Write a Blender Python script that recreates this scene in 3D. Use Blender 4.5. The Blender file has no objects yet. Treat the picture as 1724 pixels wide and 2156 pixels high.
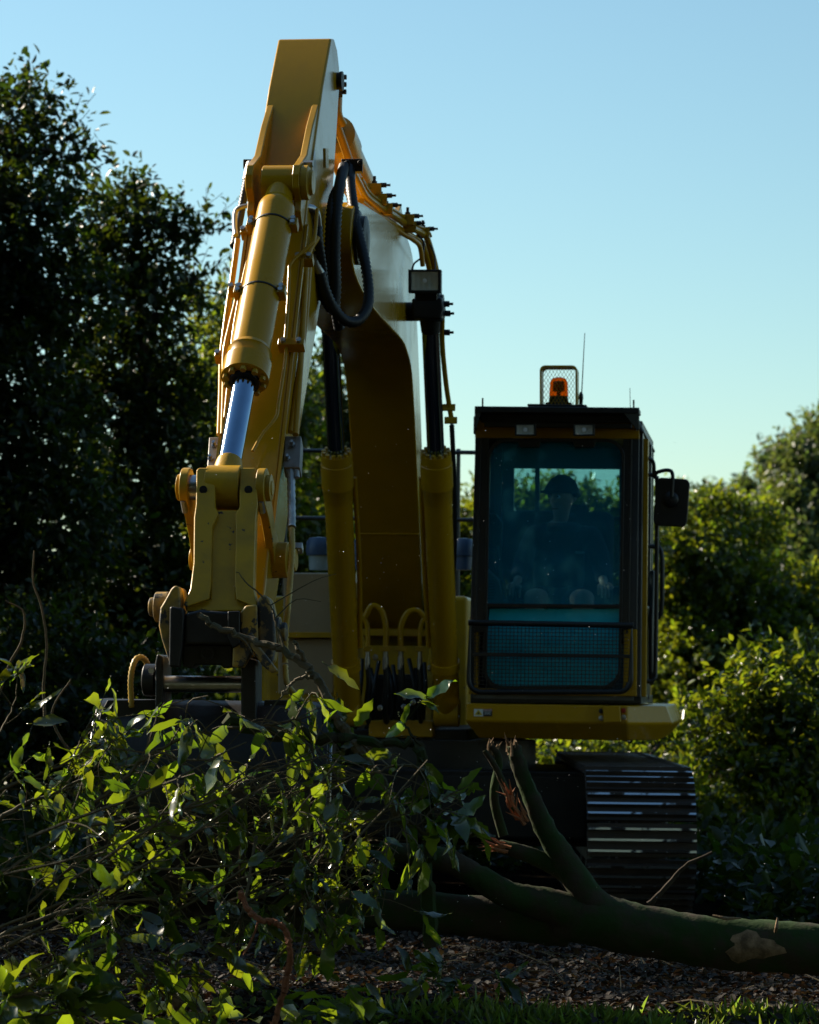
import bpy, bmesh, math, random
import numpy as np
from mathutils import Vector, Matrix
R = math.radians
random.seed(7); rng = np.random.default_rng(7)
SC = bpy.context.scene
COL = SC.collection

# ------------------------------------------------------------------ camera
FPX, CX, CY = 6000.0, 862.0, 1078.0        # focal length and centre in units of a 1724 x 2156 picture
CAM_H = 1.3
cam_d = bpy.data.cameras.new('camera')
cam_d.sensor_fit = 'VERTICAL'; cam_d.sensor_height = 24.0
cam_d.lens = FPX / 2156.0 * 24.0
cam_d.clip_start = 0.1; cam_d.clip_end = 3000
cam_d.dof.use_dof = True; cam_d.dof.focus_distance = 11.2; cam_d.dof.aperture_fstop = 3.6
cam = bpy.data.objects.new('camera', cam_d); COL.objects.link(cam)
CAM_R = Matrix.Rotation(R(90) + math.atan(346 / FPX), 3, 'X') @ Matrix.Rotation(R(0.8), 3, 'Z')
cam.matrix_world = Matrix.Translation((0, 0, CAM_H)) @ CAM_R.to_4x4()
SC.camera = cam

# ------------------------------------------------------------------ sky and sun
SUN = Vector((-0.72, 0.50, 0.52)).normalized()
world = bpy.data.worlds.new('World'); SC.world = world; world.use_nodes = True
wn = world.node_tree.nodes; wl = world.node_tree.links
wn.clear()
sky = wn.new('ShaderNodeTexSky'); sky.sky_type = 'NISHITA'; sky.sun_disc = False
sky.sun_elevation = math.asin(SUN.z); sky.sun_rotation = math.atan2(SUN.x, SUN.y)
sky.air_density = 1.2; sky.dust_density = 0.35; sky.ozone_density = 4.0; sky.altitude = 0
tint = wn.new('ShaderNodeMix'); tint.data_type = 'RGBA'; tint.blend_type = 'MULTIPLY'; tint.inputs[0].default_value = 1
tint.inputs[7].default_value = (0.97, 1.07, 0.94, 1)
bg = wn.new('ShaderNodeBackground'); bg.inputs[1].default_value = 0.065
wo = wn.new('ShaderNodeOutputWorld')
wl.new(sky.outputs[0], tint.inputs[6]); wl.new(tint.outputs[2], bg.inputs[0]); wl.new(bg.outputs[0], wo.inputs[0])
sun_d = bpy.data.lights.new('sun', 'SUN'); sun_d.energy = 5.0; sun_d.angle = R(0.53); sun_d.color = (1.0, 0.88, 0.70)
sun = bpy.data.objects.new('sun', sun_d); COL.objects.link(sun)
sun.rotation_euler = (-SUN).to_track_quat('-Z', 'Y').to_euler(); sun.location = (-20, 20, 30)
SC.view_settings.view_transform = 'Standard'; SC.view_settings.look = 'None'
SC.view_settings.gamma = 1.0; SC.view_settings.use_curve_mapping = False
SC.view_settings.exposure = 1.16
SC.cycles.max_bounces = 8; SC.cycles.transparent_max_bounces = 16
SC.cycles.diffuse_bounces = 3; SC.cycles.glossy_bounces = 3
SC.cycles.sample_clamp_indirect = 4.0

# ------------------------------------------------------------------ helpers
def V(*a): return Vector(a)
def ray(px, py): return CAM_R @ V((px - CX) / FPX, (CY - py) / FPX, -1.0)
CAMP = V(0, 0, CAM_H)
def at(px, py, Y):                       # the point seen at (px, py) that is Y metres away
    d = ray(px, py); return CAMP + d * (Y / d.y)
def onplane(px, py, p0, n):
    d = ray(px, py); return CAMP + d * ((p0 - CAMP).dot(n) / d.dot(n))
def smooth(pts, k=8):
    P = [Vector(p) for p in pts]
    if len(P) < 3: return P
    Q = [P[0] * 2 - P[1]] + P + [P[-1] * 2 - P[-2]]
    out = []
    for i in range(1, len(Q) - 2):
        a, b, c, d = Q[i-1], Q[i], Q[i+1], Q[i+2]
        for j in range(k):
            t = j / k
            out.append(0.5 * ((2*b) + (c-a)*t + (2*a-5*b+4*c-d)*t*t + (3*b-a-3*c+d)*t**3))
    out.append(P[-1]); return out
def resample(P, step):
    out = [P[0].copy()]; acc = 0.0
    for a, b in zip(P, P[1:]):
        L = (b - a).length
        if L < 1e-9: continue
        t = step - acc
        while t <= L:
            out.append(a.lerp(b, t / L)); t += step
        acc = L - (t - step)
    return out

class B:
    """collects shapes for ONE mesh object"""
    def __init__(s): s.v = []; s.f = []; s.m = []; s.mi = 0
    def add(s, vs, fs):
        o = len(s.v); s.v += [tuple(x) for x in vs]
        for f in fs: s.f.append(tuple(i + o for i in f)); s.m.append(s.mi)
        return s
    def prism(s, pts, vec, top=None):
        n = len(pts); P = [Vector(p) for p in pts]; Q = [Vector(p) for p in top] if top else [p + vec for p in P]
        return s.add(P + Q, [tuple(range(n))[::-1], tuple(range(n, 2*n))] + [(i, (i+1) % n, n+(i+1) % n, n+i) for i in range(n)])
    def loops(s, rings, cap=True):
        n = len(rings[0]); vs = [p for r in rings for p in r]; fs = []
        for k in range(len(rings)-1):
            for i in range(n): fs.append((k*n+i, k*n+(i+1) % n, (k+1)*n+(i+1) % n, (k+1)*n+i))
        if cap: fs += [tuple(range(n))[::-1], tuple(range((len(rings)-1)*n, len(rings)*n))]
        return s.add(vs, fs)
    def box(s, c, a, b, d):
        c, a, b, d = Vector(c), Vector(a), Vector(b), Vector(d)
        vs = [c + a*i + b*j + d*k for k in (-1, 1) for j in (-1, 1) for i in (-1, 1)]
        return s.add(vs, [(0,2,3,1),(4,5,7,6),(0,1,5,4),(2,6,7,3),(0,4,6,2),(1,3,7,5)])
    def tube(s, P, r, n=10, cap=True, closed=False, flat=None):
        P = [Vector(p) for p in P]; m = len(P)
        if not hasattr(r, '__len__'): r = [r] * m
        T = []
        for i in range(m):
            if closed: t = P[(i+1) % m] - P[i-1]
            else: t = P[min(i+1, m-1)] - P[max(i-1, 0)]
            T.append(t.normalized() if t.length > 1e-9 else V(0, 0, 1))
        u = T[0].orthogonal().normalized(); rings = []
        for i in range(m):
            u = (u - T[i] * u.dot(T[i]))
            u = u.normalized() if u.length > 1e-6 else T[i].orthogonal().normalized()
            w = T[i].cross(u)
            rings.append([P[i] + (u*math.cos(2*math.pi*k/n) + w*math.sin(2*math.pi*k/n)) * r[i] for k in range(n)])
        if closed:
            vs = [p for q in rings for p in q]; fs = []
            for k in range(m):
                for i in range(n): fs.append((k*n+i, k*n+(i+1) % n, ((k+1) % m)*n+(i+1) % n, ((k+1) % m)*n+i))
            return s.add(vs, fs)
        return s.loops(rings, cap)
    def cyl(s, p0, p1, r0, r1=None, n=20):
        return s.tube([p0, p1], [r0, r0 if r1 is None else r1], n)
    def lathe(s, p0, axis, prof, n=20):          # prof: (along, radius)
        p0 = Vector(p0); ax = Vector(axis).normalized()
        u = ax.orthogonal().normalized(); w = ax.cross(u)
        return s.loops([[p0 + ax*h + (u*math.cos(2*math.pi*k/n) + w*math.sin(2*math.pi*k/n)) * max(rr, 1e-4) for k in range(n)] for h, rr in prof])
    def ball(s, c, r, n=10, sc=(1, 1, 1)):
        c = Vector(c); rings = []
        for j in range(n + 1):
            t = math.pi * j / n; rr = max(math.sin(t), 1e-3)
            rings.append([c + V(rr*math.cos(2*math.pi*k/(2*n))*sc[0], rr*math.sin(2*math.pi*k/(2*n))*sc[1], -math.cos(t)*sc[2]) * r for k in range(2*n)])
        return s.loops(rings)
    def mesh(s, name, org=V(0, 0, 0), sharp=38):
        me = bpy.data.meshes.new(name)
        me.from_pydata([(x-org.x, y-org.y, z-org.z) for x, y, z in s.v], [], s.f)
        bm = bmesh.new(); bm.from_mesh(me); bmesh.ops.recalc_face_normals(bm, faces=bm.faces); bm.to_mesh(me); bm.free()
        if max(s.m, default=0): me.polygons.foreach_set('material_index', s.m)
        me.polygons.foreach_set('use_smooth', [True] * len(me.polygons))
        me.set_sharp_from_angle(angle=R(sharp))
        return me
    def obj(s, name, mat, parent=None, bevel=0.0, sharp=38, seg=2):
        org = V(0, 0, 0)
        if parent is not None: org = root_org(parent)
        me = s.mesh(name, org, sharp)
        for q in (mat if isinstance(mat, (list, tuple)) else [mat]): me.materials.append(q)
        o = bpy.data.objects.new(name, me); COL.objects.link(o)
        if parent is not None: o.parent = parent
        if bevel:
            md = o.modifiers.new('bevel', 'BEVEL'); md.width = bevel; md.segments = seg; md.limit_method = 'ANGLE'
            md.angle_limit = R(30); md.harden_normals = True
        return o
def root_org(p):
    o = V(0, 0, 0)
    while p is not None: o += p.location; p = p.parent
    return o
def thing(name, label, cat, loc, group=None):
    o = bpy.data.objects.new(name, None); COL.objects.link(o); o.location = loc; o.empty_display_size = 0.2
    return tag(o, label, cat, group)
def tag(o, label, cat, group=None):
    o['label'] = label; o['category'] = cat
    if group: o['group'] = group
    return o
def part(name, parent):                    # an Empty that groups the pieces of one part
    o = bpy.data.objects.new(name, None); COL.objects.link(o); o.parent = parent; o.empty_display_size = 0.1
    return o

# ------------------------------------------------------------------ materials
MAT = {}
def nodes(name):
    m = bpy.data.materials.new(name); m.use_nodes = True; MAT[name] = m
    nt = m.node_tree; p = nt.nodes['Principled BSDF']
    return m, nt, p
def N(nt, kind, **kw):
    n = nt.nodes.new(kind)
    for k, v in kw.items():
        if k.startswith('_'): n.inputs[int(k[1:])].default_value = v
        else: setattr(n, k, v)
    return n
def noise_ramp(nt, scale, lo, hi, detail=4, rough=0.6, coord='Object', vec=None):
    tc = N(nt, 'ShaderNodeTexCoord'); no = N(nt, 'ShaderNodeTexNoise'); no.inputs['Scale'].default_value = scale
    no.inputs['Detail'].default_value = detail; no.inputs['Roughness'].default_value = rough
    if vec:
        mp = N(nt, 'ShaderNodeMapping'); mp.inputs['Scale'].default_value = vec
        nt.links.new(tc.outputs[coord], mp.inputs[0]); nt.links.new(mp.outputs[0], no.inputs['Vector'])
    else: nt.links.new(tc.outputs[coord], no.inputs['Vector'])
    mr = N(nt, 'ShaderNodeMapRange'); mr.inputs[1].default_value = lo; mr.inputs[2].default_value = hi
    nt.links.new(no.outputs['Fac'], mr.inputs[0]); return mr.outputs[0]
def mixc(nt, fac, a, b):
    m = N(nt, 'ShaderNodeMix', data_type='RGBA')
    for i, x in ((6, a), (7, b)):
        if isinstance(x, tuple): m.inputs[i].default_value = (*x, 1)
        else: nt.links.new(x, m.inputs[i])
    if isinstance(fac, float): m.inputs[0].default_value = fac
    else: nt.links.new(fac, m.inputs[0])
    return m.outputs[2]
def mixf(nt, fac, a, b):
    m = N(nt, 'ShaderNodeMix', data_type='FLOAT')
    for i, x in ((2, a), (3, b)):
        if isinstance(x, float): m.inputs[i].default_value = x
        else: nt.links.new(x, m.inputs[i])
    nt.links.new(fac, m.inputs[0]); return m.outputs[0]
def bump(nt, p, h, strength, dist=0.01):
    b = N(nt, 'ShaderNodeBump'); b.inputs['Strength'].default_value = strength; b.inputs['Distance'].default_value = dist
    nt.links.new(h, b.inputs['Height']); nt.links.new(b.outputs[0], p.inputs['Normal'])
def surf(name, col, col2=None, rough=0.5, rough2=None, metal=0.0, scale=6.0, lo=0.45, hi=0.75, chip=None, chip_amt=0.0,
         chip_scale=14.0, coat=0.0, bmp=0.0, bscale=60.0, streak=False, spec=0.5):
    m, nt, p = nodes(name); L = nt.links
    p.inputs['Metallic'].default_value = metal; p.inputs['Specular IOR Level'].default_value = spec
    p.inputs['Coat Weight'].default_value = coat; p.inputs['Coat Roughness'].default_value = 0.13
    d = noise_ramp(nt, scale, lo, hi, 6, vec=(1, 1, 0.25) if streak else None)
    c = mixc(nt, d, col, col2 or tuple(x*0.7 for x in col))
    r = mixf(nt, d, float(rough), float(rough2 if rough2 is not None else min(1, rough*1.5)))
    if chip:
        k = noise_ramp(nt, chip_scale, 0.72 - chip_amt, 0.745 - chip_amt, 8, 0.65)
        c = mixc(nt, k, c, chip); r = mixf(nt, k, r, 0.7)
        mm = mixf(nt, k, float(coat), 0.0); L.new(mm, p.inputs['Coat Weight'])
    L.new(c, p.inputs['Base Color']); L.new(r, p.inputs['Roughness'])
    if bmp: bump(nt, p, noise_ramp(nt, bscale, 0.2, 0.8, 5), bmp, 0.004)
    return m
YEL = (0.45, 0.235, 0.0035)
surf('yellow_paint', YEL, (0.38, 0.2, 0.006), 0.2, 0.34, coat=0.26, spec=0.12, scale=3.5, chip=(0.10, 0.075, 0.05), chip_amt=0.0, bmp=0.06)
surf('yellow_plain', YEL, (0.40, 0.215, 0.008), 0.26, 0.4, coat=0.16, spec=0.18, scale=3.0, bmp=0.05)
surf('yellow_worn', (0.47, 0.265, 0.012), (0.30, 0.18, 0.025), 0.34, 0.55, coat=0.08, spec=0.18, scale=7, chip=(0.05, 0.045, 0.04), chip_amt=0.07, chip_scale=16, bmp=0.15)
surf('yellow_scraped', (0.40, 0.24, 0.03), (0.12, 0.085, 0.045), 0.5, 0.7, scale=8, lo=0.4, hi=0.6, chip=(0.03, 0.028, 0.027), chip_amt=0.18, chip_scale=9, bmp=0.3)
surf('yellow_sky_beige', (0.34, 0.26, 0.15), (0.26, 0.19, 0.09), 0.5, 0.65, scale=3.0, bmp=0.08)  # sky reflected on the yellow tool boxes is mixed into this beige
surf('orange_lit_paint', (0.56, 0.27, 0.012), (0.45, 0.2, 0.012), 0.35, 0.5, coat=0.2, scale=4)  # sunlit orange of yellow cylinder and pipes put into colour; pedal shares it
surf('black_steel', (0.012, 0.012, 0.013), (0.026, 0.021, 0.017), 0.42, 0.7, scale=7, chip=(0.09, 0.065, 0.035), chip_amt=0.03, bmp=0.3, bscale=30, spec=0.35)
surf('black_paint', (0.012, 0.013, 0.015), (0.02, 0.02, 0.021), 0.35, 0.5, scale=6, bmp=0.05)
surf('navy_paint', (0.016, 0.024, 0.034), (0.026, 0.034, 0.042), 0.33, 0.5, coat=0.1, scale=5, bmp=0.04)
surf('olive_grey_paint', (0.045, 0.047, 0.04), (0.03, 0.032, 0.03), 0.4, 0.5, scale=5)
surf('rubber', (0.010, 0.012, 0.015), (0.022, 0.024, 0.027), 0.45, 0.6, scale=20, spec=0.35)
surf('yellow_sleeve', (0.42, 0.27, 0.03), (0.30, 0.18, 0.03), 0.4, 0.6, scale=20)
surf('chrome_sky_blue', (0.26, 0.37, 0.52), (0.22, 0.32, 0.46), 0.08, 0.16, metal=1.0, scale=9)  # blue of the reflected sky is put into the metal's own colour
surf('bare_steel', (0.42, 0.42, 0.43), (0.25, 0.23, 0.2), 0.28, 0.5, metal=1.0, scale=9, bmp=0.1)
surf('zinc', (0.42, 0.42, 0.41), (0.25, 0.24, 0.22), 0.4, 0.55, metal=0.85, scale=14)
surf('grey_block', (0.24, 0.225, 0.21), (0.15, 0.13, 0.11), 0.5, 0.7, metal=0.3, scale=14, bmp=0.1)
surf('worn_grouser', (0.55, 0.6, 0.66), (0.06, 0.05, 0.045), 0.3, 0.8, metal=0.9, scale=7, lo=0.52, hi=0.58)
surf('track_steel', (0.022, 0.015, 0.012), (0.045, 0.028, 0.02), 0.6, 0.9, scale=9, bmp=0.5, bscale=25)
surf('blue_plastic', (0.035, 0.075, 0.15), (0.05, 0.08, 0.13), 0.4, scale=4)
surf('grey_plastic', (0.12, 0.13, 0.13), None, 0.5, scale=4)
surf('pale_plastic', (0.30, 0.36, 0.37), (0.22, 0.27, 0.28), 0.55, scale=4)
surf('dark_plastic', (0.018, 0.02, 0.022), None, 0.45, scale=4)
surf('seat_cloth', (0.03, 0.033, 0.038), None, 0.9, scale=30, bmp=0.3)
surf('jacket_cloth', (0.022, 0.028, 0.045), (0.014, 0.018, 0.03), 0.85, scale=9, bmp=0.2)
surf('shorts_cloth', (0.03, 0.033, 0.05), None, 0.9, scale=9, bmp=0.2)
surf('cap_cloth', (0.014, 0.015, 0.019), None, 0.85, scale=30)
surf('skin', (0.56, 0.34, 0.26), (0.50, 0.29, 0.21), 0.5, scale=12)
surf('boot_leather', (0.05, 0.03, 0.018), None, 0.6, scale=12)
surf('hair', (0.03, 0.02, 0.014), None, 0.5, scale=60)
surf('decal_white', (0.72, 0.74, 0.75), None, 0.4, scale=20, lo=0.6, hi=0.9)
surf('decal_yellow', (0.62, 0.45, 0.02), None, 0.4, scale=20)
surf('decal_black', (0.015, 0.016, 0.018), None, 0.4, scale=20)
surf('decal_red', (0.42, 0.06, 0.05), None, 0.4, scale=20)
surf('red_plastic', (0.35, 0.02, 0.015), None, 0.3, scale=20)
surf('amber_reflector', (0.8, 0.45, 0.1), None, 0.15, metal=0.9, scale=20)
def glass(name, tintc, gloss, dust, dust_veil_fac):
    m, nt, p = nodes(name); L = nt.links; nt.nodes.remove(p)
    out = [n for n in nt.nodes if n.type == 'OUTPUT_MATERIAL'][0]
    tr = N(nt, 'ShaderNodeBsdfTransparent'); tr.inputs[0].default_value = (*tintc, 1)
    gl = N(nt, 'ShaderNodeBsdfGlossy'); gl.inputs[0].default_value = (*gloss, 1); gl.inputs['Roughness'].default_value = 0.03
    lw = N(nt, 'ShaderNodeLayerWeight'); lw.inputs[0].default_value = 0.5
    pw = N(nt, 'ShaderNodeMath', operation='POWER'); L.new(lw.outputs['Facing'], pw.inputs[0]); pw.inputs[1].default_value = 5.0
    fr = N(nt, 'ShaderNodeMapRange'); fr.inputs[3].default_value = 0.04; fr.inputs[4].default_value = 1.0; L.new(pw.outputs[0], fr.inputs[0])
    mx = N(nt, 'ShaderNodeMixShader'); L.new(fr.outputs[0], mx.inputs[0]); L.new(tr.outputs[0], mx.inputs[1]); L.new(gl.outputs[0], mx.inputs[2])
    df = N(nt, 'ShaderNodeBsdfDiffuse'); df.inputs[0].default_value = (*dust, 1)  # film colour: dust, but in cab_glass the painted sky veil
    k = noise_ramp(nt, 5.0, -0.6, 1.6, 6)
    mk = N(nt, 'ShaderNodeMath', operation='MULTIPLY'); L.new(k, mk.inputs[0]); mk.inputs[1].default_value = dust_veil_fac * 2
    m2 = N(nt, 'ShaderNodeMixShader'); L.new(mk.outputs[0], m2.inputs[0]); L.new(mx.outputs[0], m2.inputs[1]); L.new(df.outputs[0], m2.inputs[2])
    L.new(m2.outputs[0], out.inputs[0]); return m
glass('cab_glass', (0.62, 0.87, 0.91), (0.10, 0.30, 0.40), (0.02, 0.45, 0.70), 0.17)  # blue film paints the sky's reflected veil on the windscreen
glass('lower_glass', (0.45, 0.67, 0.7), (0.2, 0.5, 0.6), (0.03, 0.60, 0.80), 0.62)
glass('door_glass', (0.80, 0.88, 0.88), (0.8, 0.95, 1.0), (0.2, 0.22, 0.2), 0.03)
glass('lamp_glass', (0.9, 0.9, 0.87), (1, 1, 1), (0.7, 0.7, 0.66), 0.12)
surf('lamp_silver', (0.88, 0.86, 0.8), (0.8, 0.78, 0.72), 0.25, metal=0.0, scale=20)
glass('amber_glass', (0.95, 0.28, 0.02), (1, 0.8, 0.6), (0.9, 0.25, 0.01), 0.18)
def leafmat(name, top, under, trans, tfac=0.42, rough=0.33, island=False, yellow=(0.20, 0.17, 0.02), spec=0.5):
    m, nt, p = nodes(name); L = nt.links
    out = [n for n in nt.nodes if n.type == 'OUTPUT_MATERIAL'][0]
    geo = N(nt, 'ShaderNodeNewGeometry'); oi = N(nt, 'ShaderNodeObjectInfo')
    rnd = geo.outputs['Random Per Island'] if island else oi.outputs['Random']
    hs = N(nt, 'ShaderNodeHueSaturation'); 
    mr = N(nt, 'ShaderNodeMapRange'); mr.inputs[3].default_value = 0.475; mr.inputs[4].default_value = 0.53; L.new(rnd, mr.inputs[0])
    mv = N(nt, 'ShaderNodeMapRange'); mv.inputs[3].default_value = 0.6; mv.inputs[4].default_value = 1.45
    fr = N(nt, 'ShaderNodeMath', operation='FRACT'); mu = N(nt, 'ShaderNodeMath', operation='MULTIPLY'); mu.inputs[1].default_value = 7.13
    L.new(rnd, mu.inputs[0]); L.new(mu.outputs[0], fr.inputs[0]); L.new(fr.outputs[0], mv.inputs[0])
    c = mixc(nt, geo.outputs['Backfacing'], top, under)
    blot = noise_ramp(nt, 14.0, 0.62, 0.8, 4)
    c = mixc(nt, blot, c, yellow)
    L.new(mr.outputs[0], hs.inputs['Hue']); L.new(mv.outputs[0], hs.inputs['Value']); L.new(c, hs.inputs['Color'])
    L.new(hs.outputs[0], p.inputs['Base Color']); p.inputs['Roughness'].default_value = rough
    p.inputs['Specular IOR Level'].default_value = spec
    tl = N(nt, 'ShaderNodeBsdfTranslucent'); h2 = N(nt, 'ShaderNodeHueSaturation'); h2.inputs['Color'].default_value = (*trans, 1)
    L.new(mr.outputs[0], h2.inputs['Hue']); L.new(mv.outputs[0], h2.inputs['Value']); L.new(h2.outputs[0], tl.inputs[0])
    mx = N(nt, 'ShaderNodeMixShader'); mx.inputs[0].default_value = tfac
    L.new(p.outputs[0], mx.inputs[1]); L.new(tl.outputs[0], mx.inputs[2]); L.new(mx.outputs[0], out.inputs[0])
    return m
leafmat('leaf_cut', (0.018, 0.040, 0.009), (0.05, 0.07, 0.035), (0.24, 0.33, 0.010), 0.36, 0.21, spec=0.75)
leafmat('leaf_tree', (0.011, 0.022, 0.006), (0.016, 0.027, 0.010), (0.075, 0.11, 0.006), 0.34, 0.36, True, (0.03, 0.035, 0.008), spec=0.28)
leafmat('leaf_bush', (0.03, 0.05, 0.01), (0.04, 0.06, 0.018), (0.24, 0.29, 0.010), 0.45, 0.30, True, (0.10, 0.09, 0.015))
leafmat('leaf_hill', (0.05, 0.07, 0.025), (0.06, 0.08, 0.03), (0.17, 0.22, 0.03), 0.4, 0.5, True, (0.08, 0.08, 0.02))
leafmat('grass_blade', (0.05, 0.085, 0.015), (0.05, 0.085, 0.015), (0.26, 0.34, 0.03), 0.45, 0.4, True, (0.24, 0.2, 0.05))
leafmat('leaf_litter', (0.016, 0.011, 0.007), (0.024, 0.016, 0.010), (0.05, 0.026, 0.01), 0.25, 0.75, True, (0.015, 0.011, 0.007))
surf('bark', (0.05, 0.038, 0.027), (0.028, 0.022, 0.016), 0.85, scale=18, bmp=0.8, bscale=40, spec=0.15)
surf('twig_bark', (0.10, 0.08, 0.05), (0.05, 0.055, 0.022), 0.75, scale=18, bmp=0.5, bscale=60, spec=0.15)
surf('mossy_bark', (0.020, 0.040, 0.010), (0.042, 0.034, 0.024), 0.9, scale=9, lo=0.42, hi=0.62, bmp=1.0, bscale=22, spec=0.15)
surf('torn_wood', (0.26, 0.17, 0.10), (0.09, 0.06, 0.035), 0.75, scale=16, lo=0.4, hi=0.62, bmp=0.6, bscale=50, spec=0.15)
surf('red_wood', (0.30, 0.12, 0.055), (0.20, 0.08, 0.04), 0.7, scale=14, bmp=0.6, bscale=50, spec=0.15)
surf('vine_bark', (0.20, 0.075, 0.035), (0.11, 0.045, 0.025), 0.8, scale=25, bmp=0.8, bscale=90, spec=0.15)
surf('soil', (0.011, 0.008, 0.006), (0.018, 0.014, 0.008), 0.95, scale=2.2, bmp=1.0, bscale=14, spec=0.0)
# ================================================================== the excavator
YAW = R(7.5)
LAT = V(math.cos(YAW), -math.sin(YAW), 0)      # across the machine, to the right in the picture
FW = V(-math.sin(YAW), -math.cos(YAW), 0); BK = -FW; UP = V(0, 0, 1)
EX = thing('excavator', 'yellow tracked excavator with raised boom, black cab and bucket on the leaf pile', 'excavator', V(0.3, 16.6, 0))
M = MAT

# ---------------- boom
def boom_x(d):
    xs = [(11.5, -0.60), (12.9, -0.45), (14.0, -0.30), (15.2, -0.18), (17.0, -0.07), (18.0, -0.02)]
    for (d0, x0), (d1, x1) in zip(xs, xs[1:]):
        if d <= d1: return x0 + (x1 - x0) * (d - d0) / (d1 - d0)
    return xs[-1][1]
def bm(d, z, w=0.0): return V(boom_x(d) + w*LAT.x, d + w*LAT.y, z)
_ctl = [(17.05, 1.48), (16.75, 1.56), (16.45, 1.80), (16.1, 2.16), (15.8, 2.47), (15.5, 2.75), (15.25, 2.92), (15.0, 3.00), (14.7, 3.035), (14.0, 3.03), (13.35, 3.06), (12.95, 3.13), (12.80, 3.24), (12.82, 3.36), (12.97, 3.46), (13.3, 3.50),
        (14.2, 3.56), (14.7, 3.60), (15.05, 3.58), (15.35, 3.47), (15.65, 3.25), (16.1, 2.80), (16.6, 2.28), (17.0, 1.98), (17.22, 1.84), (17.25, 1.62)]
_sm = smooth([V(d, z, 0) for d, z in _ctl], 3)
BOOM_PROF = [(p.x, p.y) for p in _sm]
BHW = 0.182
b = B()
n = len(BOOM_PROF)
lt = [bm(d, z, -BHW) for d, z in BOOM_PROF]; rt = [bm(d, z, BHW) for d, z in BOOM_PROF]
b.add(lt + rt, [(i, (i+1) % n, n+(i+1) % n, n+i) for i in range(n)] + [tuple(range(n))[::-1], tuple(range(n, 2*n))])
boom = b.obj('boom', M['yellow_paint'], EX, 0.008)
# weld beads across the underside
for d0, z0 in ((16.15, 2.105), (16.72, 1.575)):
    B().cyl(bm(d0, z0, -BHW), bm(d0, z0, BHW), 0.006, n=8).obj('weld_bead', M['yellow_paint'], boom)
# boom nose pin cover, on the right
for s in (-1, 1):
    B().lathe(bm(12.97, 3.30, s*0.178), LAT*s, [(0, 0.125), (0.02, 0.125), (0.025, 0.10), (0.05, 0.10), (0.055, 0.085), (0.056, 0.0)], 24).obj('pin_cover', M['black_steel'], boom)
# ---------------- stick
T = at(494, 1335, 11.2); RR = at(656, 114, 13.1)
SA = (RR - T).normalized(); SL = (RR - T).length
SN = LAT.cross(SA).normalized()
def sp(t, nn, w=0.0): return T + SA*t + SN*nn + LAT*w
def spx(px, py, nn): return onplane(px, py, T + SN*nn, SN)
def tn(p): return ((p - T).dot(SA), (p - T).dot(SN))
PROF = [(-.11, 0), (-.075, .08), (0, .11), (.3, .135), (1.2, .19), (2.0, .235), (2.35, .25), (2.85, .235), (SL-.10, .185), (SL-.03, .12), (SL, .03),
        (SL-.02, -.07), (SL-.12, -.13), (2.75, -.25), (2.5, -.32), (2.3, -.34), (2.1, -.30), (1.2, -.18), (.3, -.125), (0, -.11), (-.075, -.08)]
SHW = 0.124
b = B(); b.prism([sp(t, q, -SHW) for t, q in PROF], LAT*(2*SHW))
stick = b.obj('stick', M['yellow_paint'], EX, 0.010)
# web edge strips standing proud along the right and left edges of the stick's front
for s in (-1, 1):
    B().prism([sp(.35, .142, s*SHW), sp(1.2, .192, s*SHW), sp(2.0, .237, s*SHW), sp(2.0, .225, s*SHW), sp(1.2, .18, s*SHW), sp(.35, .13, s*SHW)], LAT*(s*0.012)).obj('edge_strip', M['yellow_plain'], stick)
# diamond shaped plate on the side
dc = onplane(683, 333, sp(0, 0, SHW + .004), LAT)
B().prism([dc + SA*.06, dc + SN*.06, dc - SA*.06, dc - SN*.06], LAT*0.012).obj('side_plate', M['yellow_worn'], stick)
# lugs with long ribs that carry the bucket cylinder
PIN_C = spx(592, 385, 0.37); tc_, nc_ = tn(PIN_C)
LW = 0.085
for s in (-1, 1):
    rib = [(tc_-.16, .20), (tc_-.13, .33)] + [(tc_ + .085*math.cos(x), nc_ + .085*math.sin(x)) for x in (R(200), R(150), R(110), R(70), R(40))] + [(tc_+.2, .34), (tc_+.42, .30), (tc_+.62, .24)]
    B().prism([sp(t, q, s*LW) for t, q in rib], LAT*(s*0.032)).obj('cylinder_lug', M['yellow_plain'], stick, 0.006)
    B().lathe(sp(tc_, nc_, s*(LW+.032)), LAT*s, [(0, .075), (.03, .075), (.034, .055), (.05, .052), (.052, 0)] if s > 0 else [(0, .045), (.008, .045), (.009, 0)], 24).obj('pin', M['yellow_worn'], stick, 0.003)
    if s > 0: B().cyl(sp(tc_+.085, nc_+.03, s*(LW+.035)), sp(tc_+.085, nc_+.03, s*(LW+.075)), .014, n=6).obj('bolt', M['zinc'], stick)
# ---------------- bucket cylinder
LP = spx(473, 1027, 0.40)                        # pin at the top of the bucket link
AX = (LP - PIN_C).normalized(); CL = (LP - PIN_C).length
bc = part('bucket_cylinder', EX)
def ca(q): return PIN_C + AX*q
def q_at(py):
    lo, hi = 0, CL
    for _ in range(40):
        mid = (lo+hi)/2; p = ca(mid) - CAMP; c = CAM_R.transposed() @ p
        y = CY - FPX * c.y / -c.z
        if y < py: lo = mid
        else: hi = mid
    return lo
q0, q1, q2 = q_at(432), q_at(745), q_at(800)
B().lathe(PIN_C - LAT*(LW-.008), LAT, [(0, .075), (2*LW-.016, .075)], 24).cyl(ca(.02), ca(q0+.03), .052, .07, n=24).obj('base_eye', M['yellow_plain'], bc, 0.006)
B().lathe(ca(0), AX, [(q0-.03, .045), (q0-.012, .068), (q0+.02, .079), (q0+.05, .081), (q1-.02, .081), (q1-.018, .0)], 32).obj('barrel', M['yellow_plain'], bc)
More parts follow.
